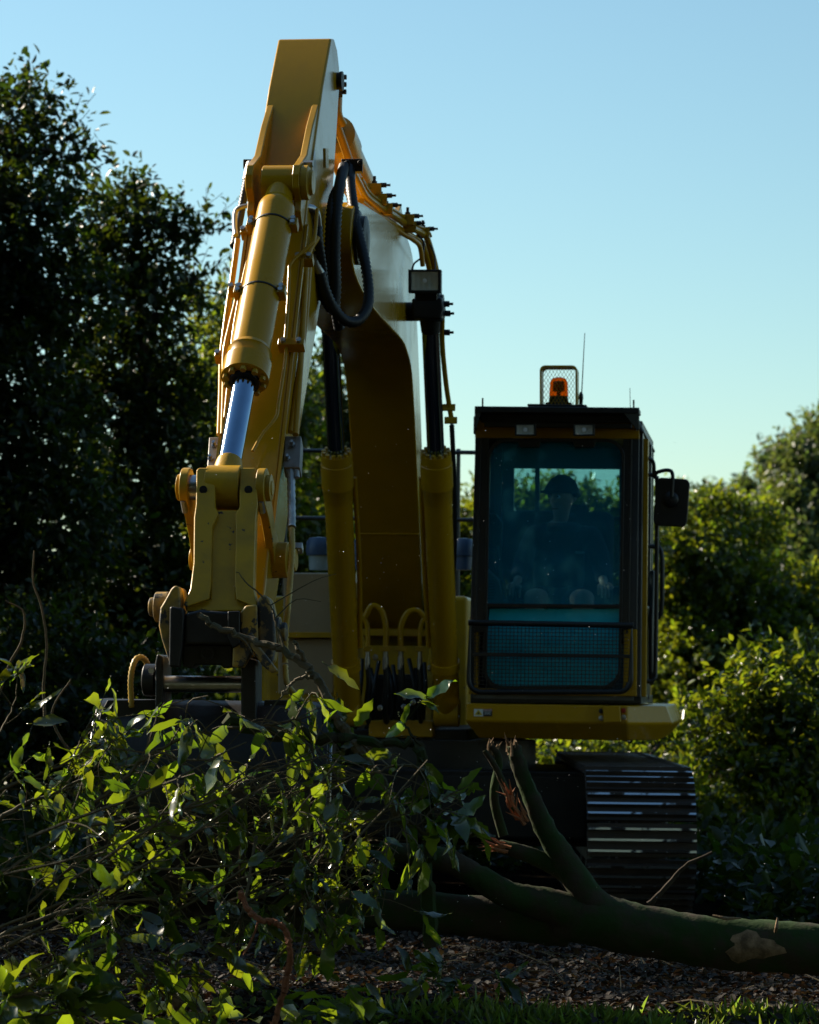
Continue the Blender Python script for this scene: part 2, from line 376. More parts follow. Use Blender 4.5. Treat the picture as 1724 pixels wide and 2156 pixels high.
B().lathe(ca(0), AX, [(q1-.02, .084), (q1+.0, .092), (q1+.012, .086), (q1+.05, .086), (q1+.052, .098), (q2-.005, .098), (q2, .09), (q2+.001, .05)], 32).obj('gland', M['yellow_plain'], bc)
u_ = AX.orthogonal().normalized(); w_ = AX.cross(u_)
for k in range(10):
    c0 = ca(q2-.004) + (u_*math.cos(k*.628) + w_*math.sin(k*.628))*.078
    B().cyl(c0, c0 + AX*.022, .013, n=6).obj('gland_bolt', M['yellow_worn'], bc)
B().lathe(ca(0), AX, [(q2-.01, .062), (q2+.02, .062), (q2+.022, .0)], 24).obj('wiper_seal', M['black_steel'], bc)
B().cyl(ca(q2), ca(CL-.13), .047, n=32).obj('rod', M['chrome_sky_blue'], bc)
B().lathe(LP - LAT*.067, LAT, [(0, .088), (.134, .088)], 28).lathe(ca(0), AX, [(CL-.14, .05), (CL-.11, .056), (CL-.03, .062)], 24).obj('rod_eye', M['yellow_worn'], bc, 0.004)
for q in (q_at(478), q_at(620)):
    B().lathe(ca(0), AX, [(q, .083), (q+.001, .0845), (q+.008, .0845), (q+.009, .083)], 32).obj('strap', M['black_steel'], bc)
    for s in (-1, 1):
        c0 = ca(q) + LAT*(s*.09) + SN*.01
        B().box(c0, LAT*.018, AX*.022, SN*.026).obj('strap_block', M['yellow_plain'], bc, 0.003)
        for k in (-1, 1): B().lathe(c0 + AX*(k*.011) + SN*.022, SN, [(0, .011), (.018, .011), (.019, 0)], 6).obj('bolt', M['zinc'], bc)
# ---------------- pipes along the stick
def pipe(name, pts, r, mat, parent, nn=None, depth=None, k=6, ns=10, w=None):
    P = []
    for i, p in enumerate(pts):
        if nn is not None:
            q = nn if not hasattr(nn, '__len__') else nn[0] + (nn[1]-nn[0])*i/(len(pts)-1)
            P.append(spx(p[0], p[1], q))
        else:
            dd = p[2] if len(p) > 2 else depth
            P.append(at(p[0], p[1], dd))
    return B().tube(smooth(P, k), r, ns).obj(name, mat, parent)
def corrugated(name, P, r, mat, parent, step=0.0075, ns=12, dip=0.78):
    Q = resample(smooth(P, 10), step)
    rad = [r if (i % 2) else r*dip for i in range(len(Q))]
    return B().tube(Q, rad, ns).obj(name, mat, parent, sharp=80)
YP = M['yellow_plain']
pipe('stick_pipe', [(500, 505), (490, 580), (478, 660), (467, 750), (465, 830), (462, 915)], .0135, YP, stick, .10)
pipe('stick_pipe', [(526, 480), (517, 540), (503, 612), (484, 690), (473, 745), (472, 820), (469, 915)], .0125, YP, stick, .20)
pipe('stick_pipe', [(536, 470), (528, 520), (510, 600), (492, 700), (482, 800), (474, 880)], .009, YP, stick, .22)
pipe('stick_pipe', [(668, 500), (650, 530), (645, 560), (640, 640), (633, 760), (622, 915)], .0135, YP, stick, .12)
pipe('stick_pipe', [(652, 545), (648, 600), (640, 700), (612, 910)], .0125, YP, stick, .05)
pipe('stick_pipe', [(668, 440), (662, 500), (655, 515), (614, 552), (609, 580), (606, 640), (600, 720)], .008, YP, stick, .24)
pipe('stick_pipe', [(604, 720), (597, 780), (586, 850), (580, 880), (552, 915), (532, 950)], .007, YP, stick, .225)
for (x, y, hw, q) in ((470, 752, 17, .16), (497, 612, 15, .20), (520, 492, 12, .22), (614, 727, 28, .22), (640, 548, 20, .2)):
    c0 = spx(x, y, q); h = hw*c0.y/FPX
    cb = B().box(c0, LAT*h, SA*.018, SN*.026).obj('pipe_clamp', M['yellow_plain'], stick, 0.003)
    for k in (-.6, 0.6): B().lathe(c0 + LAT*(h*k) + SN*.024, SN, [(0, .012), (.016, .012), (.017, 0)], 6).obj('bolt', M['zinc'], stick)
for (x0, x1, y0, y1) in ((436, 467, 920, 984), (596, 634, 918, 984)):
    pts = [spx(x0+4, y0, .10), spx(x1, y0, .10), spx(x1-3, y1, .12), spx(x0, y1, .12)]
    blk = B().prism(pts, -SN*.07).obj('valve_block', M['grey_block'], stick, 0.004)
    for (fx, fy) in ((.5, .3), (.25, .75)):
        c0 = spx(x0 + (x1-x0)*fx, y0 + (y1-y0)*fy, .11)
        B().lathe(c0, SN, [(0, .013), (.012, .013), (.013, .008), (.03, .008), (.031, 0)], 6).obj('bolt', M['bare_steel'], stick)
    for fx in (.25, .7):
        p0 = spx(x0 + (x1-x0)*fx, y1-2, .10); p1 = spx(x0 + (x1-x0)*fx + (3 if x0 > 500 else -2), y1+22, .10)
        B().cyl(p0, p1, .013, .010, n=8).obj('fitting', M['zinc'], stick)
# armoured hose, then yellow sleeve, on the right of the stick
AH = [spx(612, 990, .10), spx(613, 1030, .10), spx(614, 1075, .11), spx(614, 1112, .12)]
Q = resample(smooth(AH, 10), .009); B().tube(Q, [.0175 if (i//2) % 2 else .0155 for i in range(len(Q))], 10).obj('armoured_hose', M['zinc'], stick, sharp=30)
corrugated('sleeved_hose', [spx(614, 1112, .12), at(615, 1160, 11.25), at(611, 1220, 11.2), at(606, 1280, 11.15), at(601, 1340, 11.15), at(600, 1400, 11.15)], .0135, M['yellow_sleeve'], stick, .009, dip=.78)
# ---------------- links
SB = spx(600, 1178, 0.02); SBt, SBn = tn(SB); SB = sp(SBt, 0.02, 0.0)
KP = at(466, 1292, 10.82)
for s in (-1, 1):
    lk = part('idler_link', EX)
    d = (SB - LP); d -= LAT*d.dot(LAT); ax = d.normalized(); sd = ax.cross(LAT).normalized(); ln = d.length
    w0 = .134
    cap = [LP + ax*(.078*math.cos(x)) + sd*(.078*math.sin(x)) for x in [R(90 + i*22.5) for i in range(9)]]
    cap2 = [LP + ax*(ln + .07*math.cos(x)) + sd*(.07*math.sin(x)) for x in [R(-90 + i*22.5) for i in range(9)]]
    mid1 = [LP + ax*.12 - sd*.045, LP + ax*(ln*.6) - sd*.04]; mid2 = [LP + ax*(ln*.6) + sd*.04, LP + ax*.12 + sd*.045]
    B().prism([p + LAT*(s*w0) for p in cap + mid1 + cap2 + mid2], LAT*(s*.034)).obj('bar', M['yellow_worn'], lk, 0.005)
    B().lathe(LP + LAT*(s*(w0+.034)), LAT*s, [(0, .052), (.018, .052), (.020, .03), (.024, .03), (.025, 0)], 20).obj('pin_head', M['yellow_worn'], lk, 0.003)
    B().lathe(LP + LAT*(s*(w0+.02)) + sd*.075, ax, [(0, .012), (.06, .012)], 6).obj('lock_bolt', M['zinc'], lk)
B().lathe(SB - LAT*.215, LAT, [(0, .045), (.03, .045), (.032, .072), (.398, .072), (.40, .045), (.43, .045)], 24).obj('link_boss', M['yellow_worn'], stick, 0.004)
B().box(SB + LAT*.215 + SA*.06, LAT*.02, SA*.015, SN*.02).obj('lock_plate', M['zinc'], stick, 0.003)
bl = part('bucket_link', EX)
dtop, dbot = LP.y - .09, KP.y - .09
def hl(px, py, back=0.0):
    return at(px, py, dtop + (dbot-dtop)*(py-1027)/265.0 + back)
BK0 = V(0, 1, 0)
railL = [(413, 990), (418, 985), (448, 985), (453, 990), (453, 1068), (460, 1082), (447, 1110), (444, 1230), (440, 1262), (390, 1279), (386, 1272), (400, 1240), (407, 1185), (408, 1090), (412, 1062)]
railR = [(504, 990), (509, 985), (536, 985), (540, 990), (542, 1062), (538, 1090), (535, 1185), (534, 1240), (541, 1272), (538, 1279), (497, 1262), (494, 1230), (496, 1110), (495, 1082), (504, 1068)]
for r in (railL, railR): B().prism([hl(*p) for p in r], BK0*.17).obj('rail', M['yellow_worn'], bl, 0.022, seg=4)
web = [(446, 1074), (505, 1074), (500, 1110), (498, 1262), (541, 1274), (536, 1287), (392, 1287), (388, 1274), (442, 1262), (444, 1110)]
B().prism([hl(x, y, .028) for x, y in web], BK0*.11).obj('web', M['yellow_worn'], bl, 0.008)
for x in (428, 523): B().lathe(hl(x, 1031, -.002), V(0, -1, 0), [(0, .016), (.006, .016), (.007, .009), (.008, 0)], 12).obj('grease_plug', M['black_steel'], bl)
B().lathe(LP - LAT*.15, LAT, [(0, .05), (.30, .05)], 20).obj('link_pin', M['bare_steel'], bl)
# ---------------- quick coupler
qc = part('quick_coupler', EX)
D0 = KP.y - .12
def kp(px, py, back=0.0): return at(px, py, D0 + back)
def plate(name, pts, back, thick, mat, parent, bevel=0.006): return B().prism([kp(x, y, back) for x, y in pts], BK0*thick).obj(name, mat, parent, bevel, seg=3)
YS = M['yellow_scraped']; BS = M['black_steel']
plate('ear', [(360, 1240), (368, 1232), (377, 1236), (379, 1262), (378, 1292), (372, 1330), (366, 1380), (356, 1395), (340, 1345), (334, 1318), (337, 1280), (348, 1262)], .02, .36, YS, qc, .012)
plate('ear', [(541, 1262), (556, 1250), (568, 1262), (577, 1300), (579, 1350), (573, 1395), (556, 1400), (543, 1345)], .02, .36, YS, qc, .012)
plate('cheek', [(357, 1276), (386, 1280), (388, 1300), (384, 1360), (377, 1406), (355, 1404)], -.015, .10, BS, qc, .010)
plate('cheek', [(506, 1288), (516, 1275), (541, 1272), (543, 1345), (530, 1375), (512, 1406), (488, 1405), (490, 1362), (505, 1350)], -.012, .12, YS, qc, .010)
plate('body', [(388, 1292), (420, 1284), (481, 1288), (505, 1292), (505, 1348), (490, 1358), (388, 1357)], .0, .30, BS, qc, .012)
plate('block', [(479, 1287), (505, 1286), (505, 1356), (490, 1366), (479, 1340)], -.03, .06, BS, qc, .006)
plate('lower_body', [(384, 1357), (490, 1357), (490, 1404), (470, 1408), (466, 1400), (410, 1400), (405, 1408), (384, 1404)], .06, .22, BS, qc, .008)
plate('jaw', [(515, 1340), (530, 1330), (545, 1360), (572, 1395), (585, 1412), (572, 1418), (550, 1400)], -.03, .06, YS, qc, .008)
for k, (cx, sg) in enumerate(((340, -1), (578, 1))):
    c0 = kp(cx, 1278 if sg < 0 else 1330, .20)
    B().lathe(c0, LAT*sg, [(-.03, .058), (.022, .058), (.024, .036), (.045, .036), (.048, .022), (.05, 0)], 24).obj('pin_head', YS, qc, 0.004)
B().lathe(kp(437, 1376, .055), V(0, -1, 0), [(0, .026), (.02, .026), (.021, .018), (.005, .017), (.004, 0)], 20).obj('cylinder_port', BS, qc)
# ---------------- bucket
bk = part('bucket', EX)
def bp_(px, py, back): return at(px, py, 10.98 + back)
BC = at(447, 1475, 10.98)
def bw(w, back, z): return V(BC.x + w*LAT.x, BC.y + back + w*LAT.y, z)
BZ = BC.z
shell = [(.10, BZ), (-.02, BZ-.02), (-.13, BZ-.13), (-.19, BZ-.30), (-.18, BZ-.50), (-.09, BZ-.68), (.08, BZ-.80), (.32, BZ-.86), (.62, BZ-.84)]
rings = []
for d, z in shell: rings.append([bw(-.43, d, z), bw(.43, d, z)])
inner = [(d + .03 * (1 if i < 6 else .3), z + (.03 if i > 4 else 0)) for i, (d, z) in enumerate(shell)]
b = B()
ns = len(shell); vs = [bw(w, d, z) for d, z in shell for w in (-.43, .43)] + [bw(w, d, z) for d, z in inner for w in (-.43, .43)]
fs = [(2*i, 2*i+1, 2*i+3, 2*i+2) for i in range(ns-1)] + [(2*ns+2*i, 2*ns+2*i+2, 2*ns+2*i+3, 2*ns+2*i+1) for i in range(ns-1)]
fs += [(0, 2*ns, 2*ns+1, 1), (2*ns-2, 2*ns-1, 4*ns-1, 4*ns-2)]
b.add(vs, fs).obj('shell', BS, bk, sharp=50)
for s in (-1, 1):
    pl = [(.10, BZ), (-.02, BZ-.03)] + shell[2:] + [(.62, BZ-.6), (.52, BZ-.2), (.40, BZ)]
    B().prism([bw(s*.43, d, z) for d, z in pl], LAT*(s*.025)).obj('side_plate', BS, bk, 0.004)
    B().prism([bw(s*.458, d, z) for d, z in ((-.0, BZ-.08), (-.12, BZ-.22), (-.15, BZ-.45), (-.10, BZ-.62), (-.04, BZ-.6), (-.09, BZ-.44), (-.06, BZ-.25), (.05, BZ-.12))], LAT*(s*.012)).obj('side_cutter', M['bare_steel'], bk, 0.003)
for i in range(4):
    w = -.36 + i*.24
    B().prism([bw(w-.03, d-.012, z-.008) for d, z in shell[4:8]] , LAT*.06, None) if False else None
    st = B(); A_ = [(d, z) for d, z in shell[3:8]]
    st.loops([[bw(w-.035, d, z), bw(w+.035, d, z), bw(w+.035, d-.022, z-.012), bw(w-.035, d-.022, z-.012)] for d, z in A_]).obj('wear_strip', M['track_steel'], bk)
for i in range(5):
    w = -.38 + i*.19
    B().loops([[bw(w-.04, .58, BZ-.86), bw(w+.04, .58, BZ-.86), bw(w+.04, .58, BZ-.80), bw(w-.04, .58, BZ-.80)], [bw(w-.02, .78, BZ-.84), bw(w+.02, .78, BZ-.84), bw(w+.02, .78, BZ-.825), bw(w-.02, .78, BZ-.825)]]).obj('tooth', M['bare_steel'], bk)
# top frame of the bucket and its chamfered end plates
def bplate(name, pts, back, thick, mat, bevel=0.004): return B().prism([bp_(x, y, back) for x, y in pts], BK0*thick).obj(name, mat, bk, bevel)
bplate('end_plate', [(205, 1530), (212, 1500), (226, 1474), (333, 1473), (333, 1530), (250, 1610), (205, 1610)], -.02, .03, BS)
bplate('end_plate', [(556, 1474), (640, 1474), (652, 1492), (676, 1560), (684, 1620), (640, 1620), (556, 1540)], -.02, .03, BS)
bplate('side_blade', [(642, 1478), (652, 1490), (690, 1600), (692, 1690), (682, 1700), (676, 1610), (658, 1540)], -.06, .03, M['bare_steel'])
bplate('side_bar', [(228, 1548), (240, 1528), (250, 1530), (237, 1622), (224, 1622)], -.10, .03, M['black_steel'])
bplate('side_bar', [(216, 1545), (224, 1540), (218, 1625), (208, 1625)], -.08, .03, M['black_steel'])
for (x0, x1, y0) in ((326, 343, 1376), (507, 540, 1384)):
    B().prism([bp_(x0, 1530, -.10), bp_(x0, y0+20, -.10), bp_((x0+x1)/2-4, y0, -.10), bp_(x1, y0+6, -.10), bp_(x1, 1530, -.10)], BK0*.40).obj('ear', BS, bk, 0.008)
B().lathe(bp_(330, 1432, -.02), -LAT, [(0, .062), (.045, .062), (.05, .055), (.051, 0)], 24).obj('pin_boss', BS, bk, 0.003)
B().cyl(bp_(318, 1412, -.085), bp_(318, 1412, -.10), .012, n=6).obj('bolt', M['zinc'], bk)
B().cyl(bp_(340, 1440, -.02), bp_(512, 1441, -.02), .032, n=28).obj('pin', M['bare_steel'], bk)
B().cyl(bp_(340, 1440, .30), bp_(512, 1441, .30), .032, n=20).obj('pin', M['bare_steel'], bk)
b = B(); b.tube(smooth([bp_(602, 1520, -.07), bp_(600, 1503, -.07), bp_(606, 1495, -.07), bp_(612, 1503, -.07), bp_(605, 1512, -.07)], 6), .006, 8).obj('hook', M['bare_steel'], bk)
corrugated('sleeved_hose', [bp_(277, 1490, -.02), bp_(275, 1430, -.02), bp_(283, 1393, 0), bp_(297, 1384, .03), bp_(310, 1398, .08), bp_(318, 1440, .15)], .0125, M['yellow_sleeve'], qc, .008, dip=.8)
corrugated('sleeved_hose', [bp_(600, 1400, .15), bp_(605, 1440, .12), bp_(632, 1474, .02), bp_(648, 1490, .0), bp_(655, 1512, .0)], .0125, M['yellow_sleeve'], qc, .008, dip=.8)
# ---------------- boom cylinders
for s, (fx, fy, gx, gy, hx, hy) in ((-1, (733, 1500, 707, 955, 693, 640)), (1, (941, 1500, 921, 955, 904, 640))):
    cy = part('boom_cylinder', EX)
    P0 = at(fx, fy, 16.15); P1 = at(hx, hy, 14.95)
    ax = (P1 - P0).normalized(); ln = (P1 - P0).length
    lo, hi = 0, ln
    for _ in range(40):
        mid = (lo+hi)/2; c = CAM_R.transposed() @ (P0 + ax*mid - CAMP)
        if CY - FPX*c.y/-c.z > gy: lo = mid
        else: hi = mid
    g = lo
    B().lathe(P0, ax, [(-.02, .05), (.02, .074), (g-.20, .077), (g-.195, 0)], 32).obj('barrel', M['yellow_plain'], cy)
    B().lathe(P0, ax, [(g-.30, .079), (g-.285, .0785), (g-.28, .080), (g-.20, .084), (g-.195, .088), (g-.06, .088), (g-.055, .084), (g-.02, .084), (g, .083), (g+.001, .03)], 32).obj('gland', M['yellow_plain'], cy)
    u_ = ax.orthogonal().normalized(); w_ = ax.cross(u_)
    for k in range(12):
        c0 = P0 + ax*(g-.002) + (u_*math.cos(k*.5236) + w_*math.sin(k*.5236))*.069
        B().cyl(c0, c0 + ax*.02, .012, n=6).obj('gland_bolt', M['yellow_worn'], cy)
    B().cyl(P0 + ax*(g-.01), P1 - ax*.05, .047, n=28).obj('rod', M['chrome_sky_blue'], cy)
    B().lathe(P1 - LAT*.06, LAT, [(0, .085), (.12, .085)], 24).lathe(P0, ax, [(ln-.16, .05), (ln-.05, .06)], 20).obj('rod_eye', M['black_steel'], cy, 0.004)
    B().lathe(P1 - LAT*(.075), LAT, [(0, .05), (.15, .05)], 20).obj('head_pin', M['black_steel'], cy)
    B().lathe(P0 - LAT*.07, LAT, [(0, .08), (.14, .08)], 24).obj('foot_eye', M['yellow_worn'], cy, 0.004)
    B().lathe(P0, ax, [(.28, .079), (.281, .083), (.33, .083), (.331, .079)], 32).obj('strap', M['yellow_plain'], cy)
    B().tube(smooth([P0 + ax*.42 - LAT*(s*.085), P0 + ax*(g*.6) - LAT*(s*.095) + BK*.03, P0 + ax*(g-.14) - LAT*(s*.09) + BK*.03], 6), .014, 10).obj('pipe', M['yellow_plain'], cy)
B().lathe(bm(14.97, 3.22, -.36), LAT, [(0, .05), (.72, .05)], 20).obj('cylinder_cross_pin', M['black_steel'], boom)
# ---------------- stick cylinder on top of the boom
sc_ = part('stick_cylinder', EX)
P0 = bm(15.05, 3.70); P1 = sp(SL-.12, -.06)
ax = (P1 - P0).normalized(); ln = (P1-P0).length
B().lathe(P0, ax, [(-.03, .05), (.0, .085), (ln*.62, .087), (ln*.62+.01, 0)], 28).obj('barrel', M['orange_lit_paint'], sc_)
B().lathe(P0, ax, [(ln*.55, .09), (ln*.56, .098), (ln*.66, .098), (ln*.665, .05)], 28).obj('gland', M['orange_lit_paint'], sc_)
B().cyl(P0 + ax*ln*.6, P1, .048, n=24).obj('rod', M['chrome_sky_blue'], sc_)
B().lathe(P1 - LAT*.15, LAT, [(0, .045), (.012, .045), (.013, .04), (.287, .04), (.288, .045), (.30, .045)], 20).obj('rod_pin', M['black_steel'], sc_)
for s in (-1, 1):
    B().prism([bm(15.4, 3.4, s*.10), bm(15.2, 3.72, s*.10), bm(15.05, 3.80, s*.10), bm(14.92, 3.74, s*.10), bm(14.6, 3.52, s*.10)], LAT*(s*.03)).obj('cylinder_bracket', M['yellow_plain'], boom, 0.005)
# ---------------- boom top pipes
def bpipe(pts, r, mat, nm='boom_pipe', k=6): return pipe(nm, pts, r, mat, boom, k=k, ns=10)
P_A = [(738, 352, 13.25), (755, 385, 13.5), (770, 412, 13.7), (800, 436, 14.0), (830, 455, 14.3), (862, 477, 14.6), (893, 494, 14.9), (900, 505, 15.0), (912, 545, 15.1), (920, 580, 15.12)]
bpipe(P_A, .018, M['yellow_plain'])
bpipe([(x-10, y+12, d) for x, y, d in P_A[2:]], .016, M['yellow_plain'])
bpipe([(x+6, y-8, d+.05) for x, y, d in P_A[1:8]], .010, M['yellow_plain'])
bpipe([(705, 250, 13.45), (722, 300, 13.55), (745, 360, 13.7), (790, 425, 14.0)], .02, M['orange_lit_paint'])
bpipe([(780, 445, 14.0), (810, 462, 14.25), (845, 490, 14.5), (870, 505, 14.6), (884, 520, 14.7), (890, 560, 14.75)], .013, M['orange_lit_paint'])
for (x, y, d) in ((788, 390, 13.9), (800, 412, 14.0), (858, 455, 14.5), (862, 470, 14.55), (890, 482, 14.9), (812, 432, 14.1)):
    c0 = at(x, y, d)
    cb = B().box(c0 - UP*.02, LAT*.035, V(0, .02, 0), UP*.028).obj('pipe_clamp', M['yellow_worn'], boom, 0.003)
    B().lathe(c0, UP, [(0, .014), (.02, .014), (.021, .008), (.045, .008), (.046, 0)], 6).obj('bolt', M['black_steel'], boom)
    B().lathe(c0 + LAT*.03, LAT, [(0, .012), (.03, .012), (.031, .006), (.05, .006)], 6).obj('bolt', M['black_steel'], boom)
c0 = at(716, 178, 13.35)
b = B().box(c0, LAT*.012, V(0, .03, 0), UP*.055)
for dz in (-.035, .0, .035): b.lathe(c0 + UP*dz + LAT*.0, LAT, [(-.02, .012), (.03, .012)], 6)
b.obj('pin_lock', M['black_steel'], stick)
pipe('pipe', [(712, 205, 13.4), (712, 240, 13.4), (722, 262, 13.45)], .02, M['orange_lit_paint'], stick)
# big hose loop and companions
RB = M['rubber']
h1 = [at(x, y, d) for x, y, d in ((736, 378, 13.05), (741, 420, 12.95), (752, 480, 12.85), (768, 550, 12.75), (776, 610, 12.7), (772, 650, 12.65), (752, 676, 12.6), (725, 674, 12.55), (700, 645, 12.5), (684, 610, 12.45), (674, 572, 12.42))]
corrugated('hydraulic_hose', h1, .026, RB, boom, .011)
corrugated('hydraulic_hose', [at(x, y, d) for x, y, d in ((724, 350, 13.05), (714, 395, 12.72), (708, 460, 12.62), (706, 540, 12.6), (707, 610, 12.6), (702, 650, 12.6), (690, 640, 12.55), (676, 610, 12.5), (670, 560, 12.45))], .026, RB, boom, .011)
corrugated('hydraulic_hose', [at(x, y, d) for x, y, d in ((718, 385, 12.9), (700, 430, 12.66), (694, 520, 12.62), (696, 600, 12.62), (708, 660, 12.64), (714, 690, 12.7))], .026, RB, boom, .011)
corrugated('hydraulic_hose', [at(x, y, d) for x, y, d in ((669, 475, 12.35), (671, 510, 12.35), (678, 560, 12.42), (682, 600, 12.5))], .022, RB, boom, .011)
pipe('hose_end', [(736, 346, 13.1), (736, 380, 13.05)], .027, M['black_paint'], boom)
pipe('hose_end', [(675, 575, 12.42), (665, 555, 12.4), (660, 530, 12.4)], .02, M['zinc'], boom)
pipe('steel_elbow', [(618, 437, 12.22), (650, 438, 12.25), (664, 448, 12.3), (669, 478, 12.35)], .019, M['bare_steel'], bc)
b = B(); b.box(at(741, 350, 13.1), LAT*.05, V(0, .03, 0), UP*.03)
for dx in (-.03, .03): b.lathe(at(745, 345, 13.08) + LAT*dx, V(0, -1, 0), [(0, .014), (.03, .014)], 6)
b.obj('hose_flange', M['black_steel'], boom, 0.004)
# left sleeve hose and elbow
corrugated('sleeved_hose', [at(x, y, d) for x, y, d in ((521, 375, 12.6), (516, 400, 12.55), (508, 440, 12.5), (500, 480, 12.4), (492, 520, 12.3))], .020, RB, stick, .009)
pipe('hose_end', [(528, 345, 12.65), (524, 360, 12.62), (520, 380, 12.58)], .021, M['zinc'], stick)
pipe('steel_elbow', [(532, 432, 12.35), (508, 436, 12.35), (496, 446, 12.35), (494, 475, 12.3), (496, 495, 12.25)], .011, M['zinc'], stick)
B().box(at(526, 346, 12.7), LAT*.03, V(0, .02, 0), UP*.02).obj('hose_flange', M['black_steel'], stick, 0.003)
# ---------------- work lamp at the head of the right boom cylinder
wl_ = part('boom_work_lamp', EX)
def lamp(parent, x0, x1, y0, y1, dep, depth_m, hmat, ridge=True):
    rr = .012
    P = [at(x0, y1, dep), at(x1, y1, dep), at(x1, y0, dep), at(x0, y0, dep)]
    c = (P[0]+P[2])/2
    back = [c + (p-c)*.72 + BK*depth_m for p in P]
    fr_o = P; fr_i = [c + (p-c)*.82 for p in P]; fo2 = [p - BK*.012 for p in fr_o]; fi2 = [p - BK*.012 for p in fr_i]
    B().loops([[c + (p-c)*.99 + BK*.03 for p in P], back]).obj('housing', hmat, parent, rr*.5, seg=2)
    rb = B(); rb.add(fr_o + fr_i + fo2 + fi2 + [p + BK*.032 for p in fr_o], [(4+i, (i+1) % 4 + 4, 12+(i+1) % 4, 12+i) for i in range(4)] + [(8+i, 12+i, 12+(i+1) % 4, 8+(i+1) % 4) for i in range(4)] + [(16+i, 8+i, 8+(i+1) % 4, 16+(i+1) % 4) for i in range(4)]); rb.obj('rim', hmat, parent, 0.002)
    lens = part('lens', parent) if False else None
    B().prism([c + (p-c)*.80 - BK*.010 for p in P], BK*.003).obj('lens', M['lamp_glass'], parent)
    u0 = (P[1]-P[0])*.40; v0 = (P[3]-P[0])*.40; nx, ny = 10, 8; gv = []
    for j in range(ny+1):
        for i in range(nx+1):
            a_, b__ = 2*i/nx-1, 2*j/ny-1
            dz = .022*(1 - max(a_*a_, b__*b__)*.6 - .4*(a_*a_+b__*b__)/2) * (1 + (.25 if i % 2 else 0))
            gv.append(c + u0*a_ + v0*b__ - BK*(.0072 - dz*.0) + BK*(-.0 + dz*.9 - .0))
    hb = B(); hb.add(gv, [(j*(nx+1)+i, j*(nx+1)+i+1, (j+1)*(nx+1)+i+1, (j+1)*(nx+1)+i) for j in range(ny) for i in range(nx)]); hb.obj('reflector', M['lamp_silver'], parent, sharp=10)
    B().lathe(c - BK*.0095, -BK, [(0, .0), (.0, .012), (.0015, .012), (.003, 0)], 14).obj('bulb', M['decal_white'], parent)
lamp(wl_, 860, 929, 568, 616, 14.6, .07, M['black_paint'])
B().prism([at(872, 616, 14.66), at(920, 616, 14.66), at(918, 632, 14.72), at(876, 632, 14.72)], BK*.03).obj('bracket', M['black_steel'], wl_, 0.003)
pipe('cable', [(866, 572, 14.64), (872, 555, 14.7), (888, 540, 14.75), (892, 512, 14.8), (880, 495, 14.8)], .005, M['rubber'], wl_)
pipe('cable', [(916, 572, 14.64), (915, 540, 14.75), (906, 515, 14.8)], .004, M['rubber'], wl_)
B().prism([at(866, 628, 14.82), at(930, 625, 14.82), at(934, 650, 14.82), at(928, 672, 14.82), at(868, 670, 14.82)], BK*.12).obj('cylinder_head_cover', M['black_steel'], EX, 0.012)
# pipe beside the right cylinder
pipe('boom_pipe', [(932, 640, 14.95), (931, 720, 15.1), (938, 800, 15.3), (945, 850, 15.4), (950, 880, 15.45)], .014, M['yellow_plain'], boom)
for (x, y) in ((945, 858), (949, 885)): B().box(at(x, y, 15.42), LAT*.035, V(0, .02, 0), UP*.018).obj('pipe_clamp', M['yellow_worn'], boom, 0.003)
for (x, y) in ((934, 640), (936, 660), (935, 700)): B().lathe(at(x, y, 14.9), LAT, [(0, .016), (.03, .016), (.031, .007), (.05, .007)], 6).obj('bolt', M['black_steel'], boom)
corrugated('hydraulic_hose', [at(x, y, d) for x, y, d in ((951, 895, 15.45), (954, 960, 15.6), (957, 1050, 15.8), (957, 1150, 16.0), (950, 1260, 16.3))], .015, RB, boom, .009)
corrugated('hydraulic_hose', [at(x, y, d) for x, y, d in ((742, 760, 15.6), (744, 850, 15.8), (745, 950, 16.0), (740, 1050, 16.2))], .014, RB, boom, .009)
# ================================================================== cab
CO = at(985, 1470, 16.0)
def cp(px, py, yo=0.0): return onplane(px, py, CO + BK*yo, BK)
def cl(x, y, z): return CO + LAT*x + BK*y + UP*z              # cab local: across, back, up
cab = part('cab', EX)
def cplate(name, pts, yo, thick, mat, parent=None, bevel=0.004): return B().prism([cp(x, y, yo) for x, y in pts], BK*thick).obj(name, mat, parent or cab, bevel)
NV = M['navy_paint']; BKP = M['black_paint']
# platform below the cab
pf = part('platform', EX)
zt, zm, zb = cp(1100, 1482).z, cp(1100, 1520).z, cp(1100, 1556).z
x0 = (cp(982, 1500) - CO).dot(LAT); x1 = (cp(1322, 1500) - CO).dot(LAT)
def ring(z, ins, ex): return [cl(x0 + ins*.5, -.06 + ins, z - CO.z), cl(x1, -.06 + ins, z - CO.z), cl(x1 + .20 + ex, .27 + ins*.5, z - CO.z), cl(x1 + .20 + ex, 1.7, z - CO.z), cl(x0 + ins*.5, 1.7, z - CO.z)]
B().loops([ring(zb, .13, -.04), ring(zm, 0, .04), ring(zt, 0.004, .0)]).obj('body', M['yellow_plain'], pf, 0.012, seg=3)
pb = [(1270, 1486), (1306, 1486), (1308, 1520), (1272, 1521)]
B().prism([cp(x, y, -.062) for x, y in pb], -BK*.05).obj('bracket', M['yellow_plain'], pf, 0.004)
for (x, y, mt) in ((1266, 1497, 'black_steel'), (1266, 1512, 'zinc'), (1313, 1496, 'red_plastic'), (1313, 1510, 'zinc')):
    B().lathe(cp(x, y, -.062), -BK, [(0, .014), (.018, .014), (.02, .009), (.021, 0)], 10).obj('bolt', M[mt], pf)
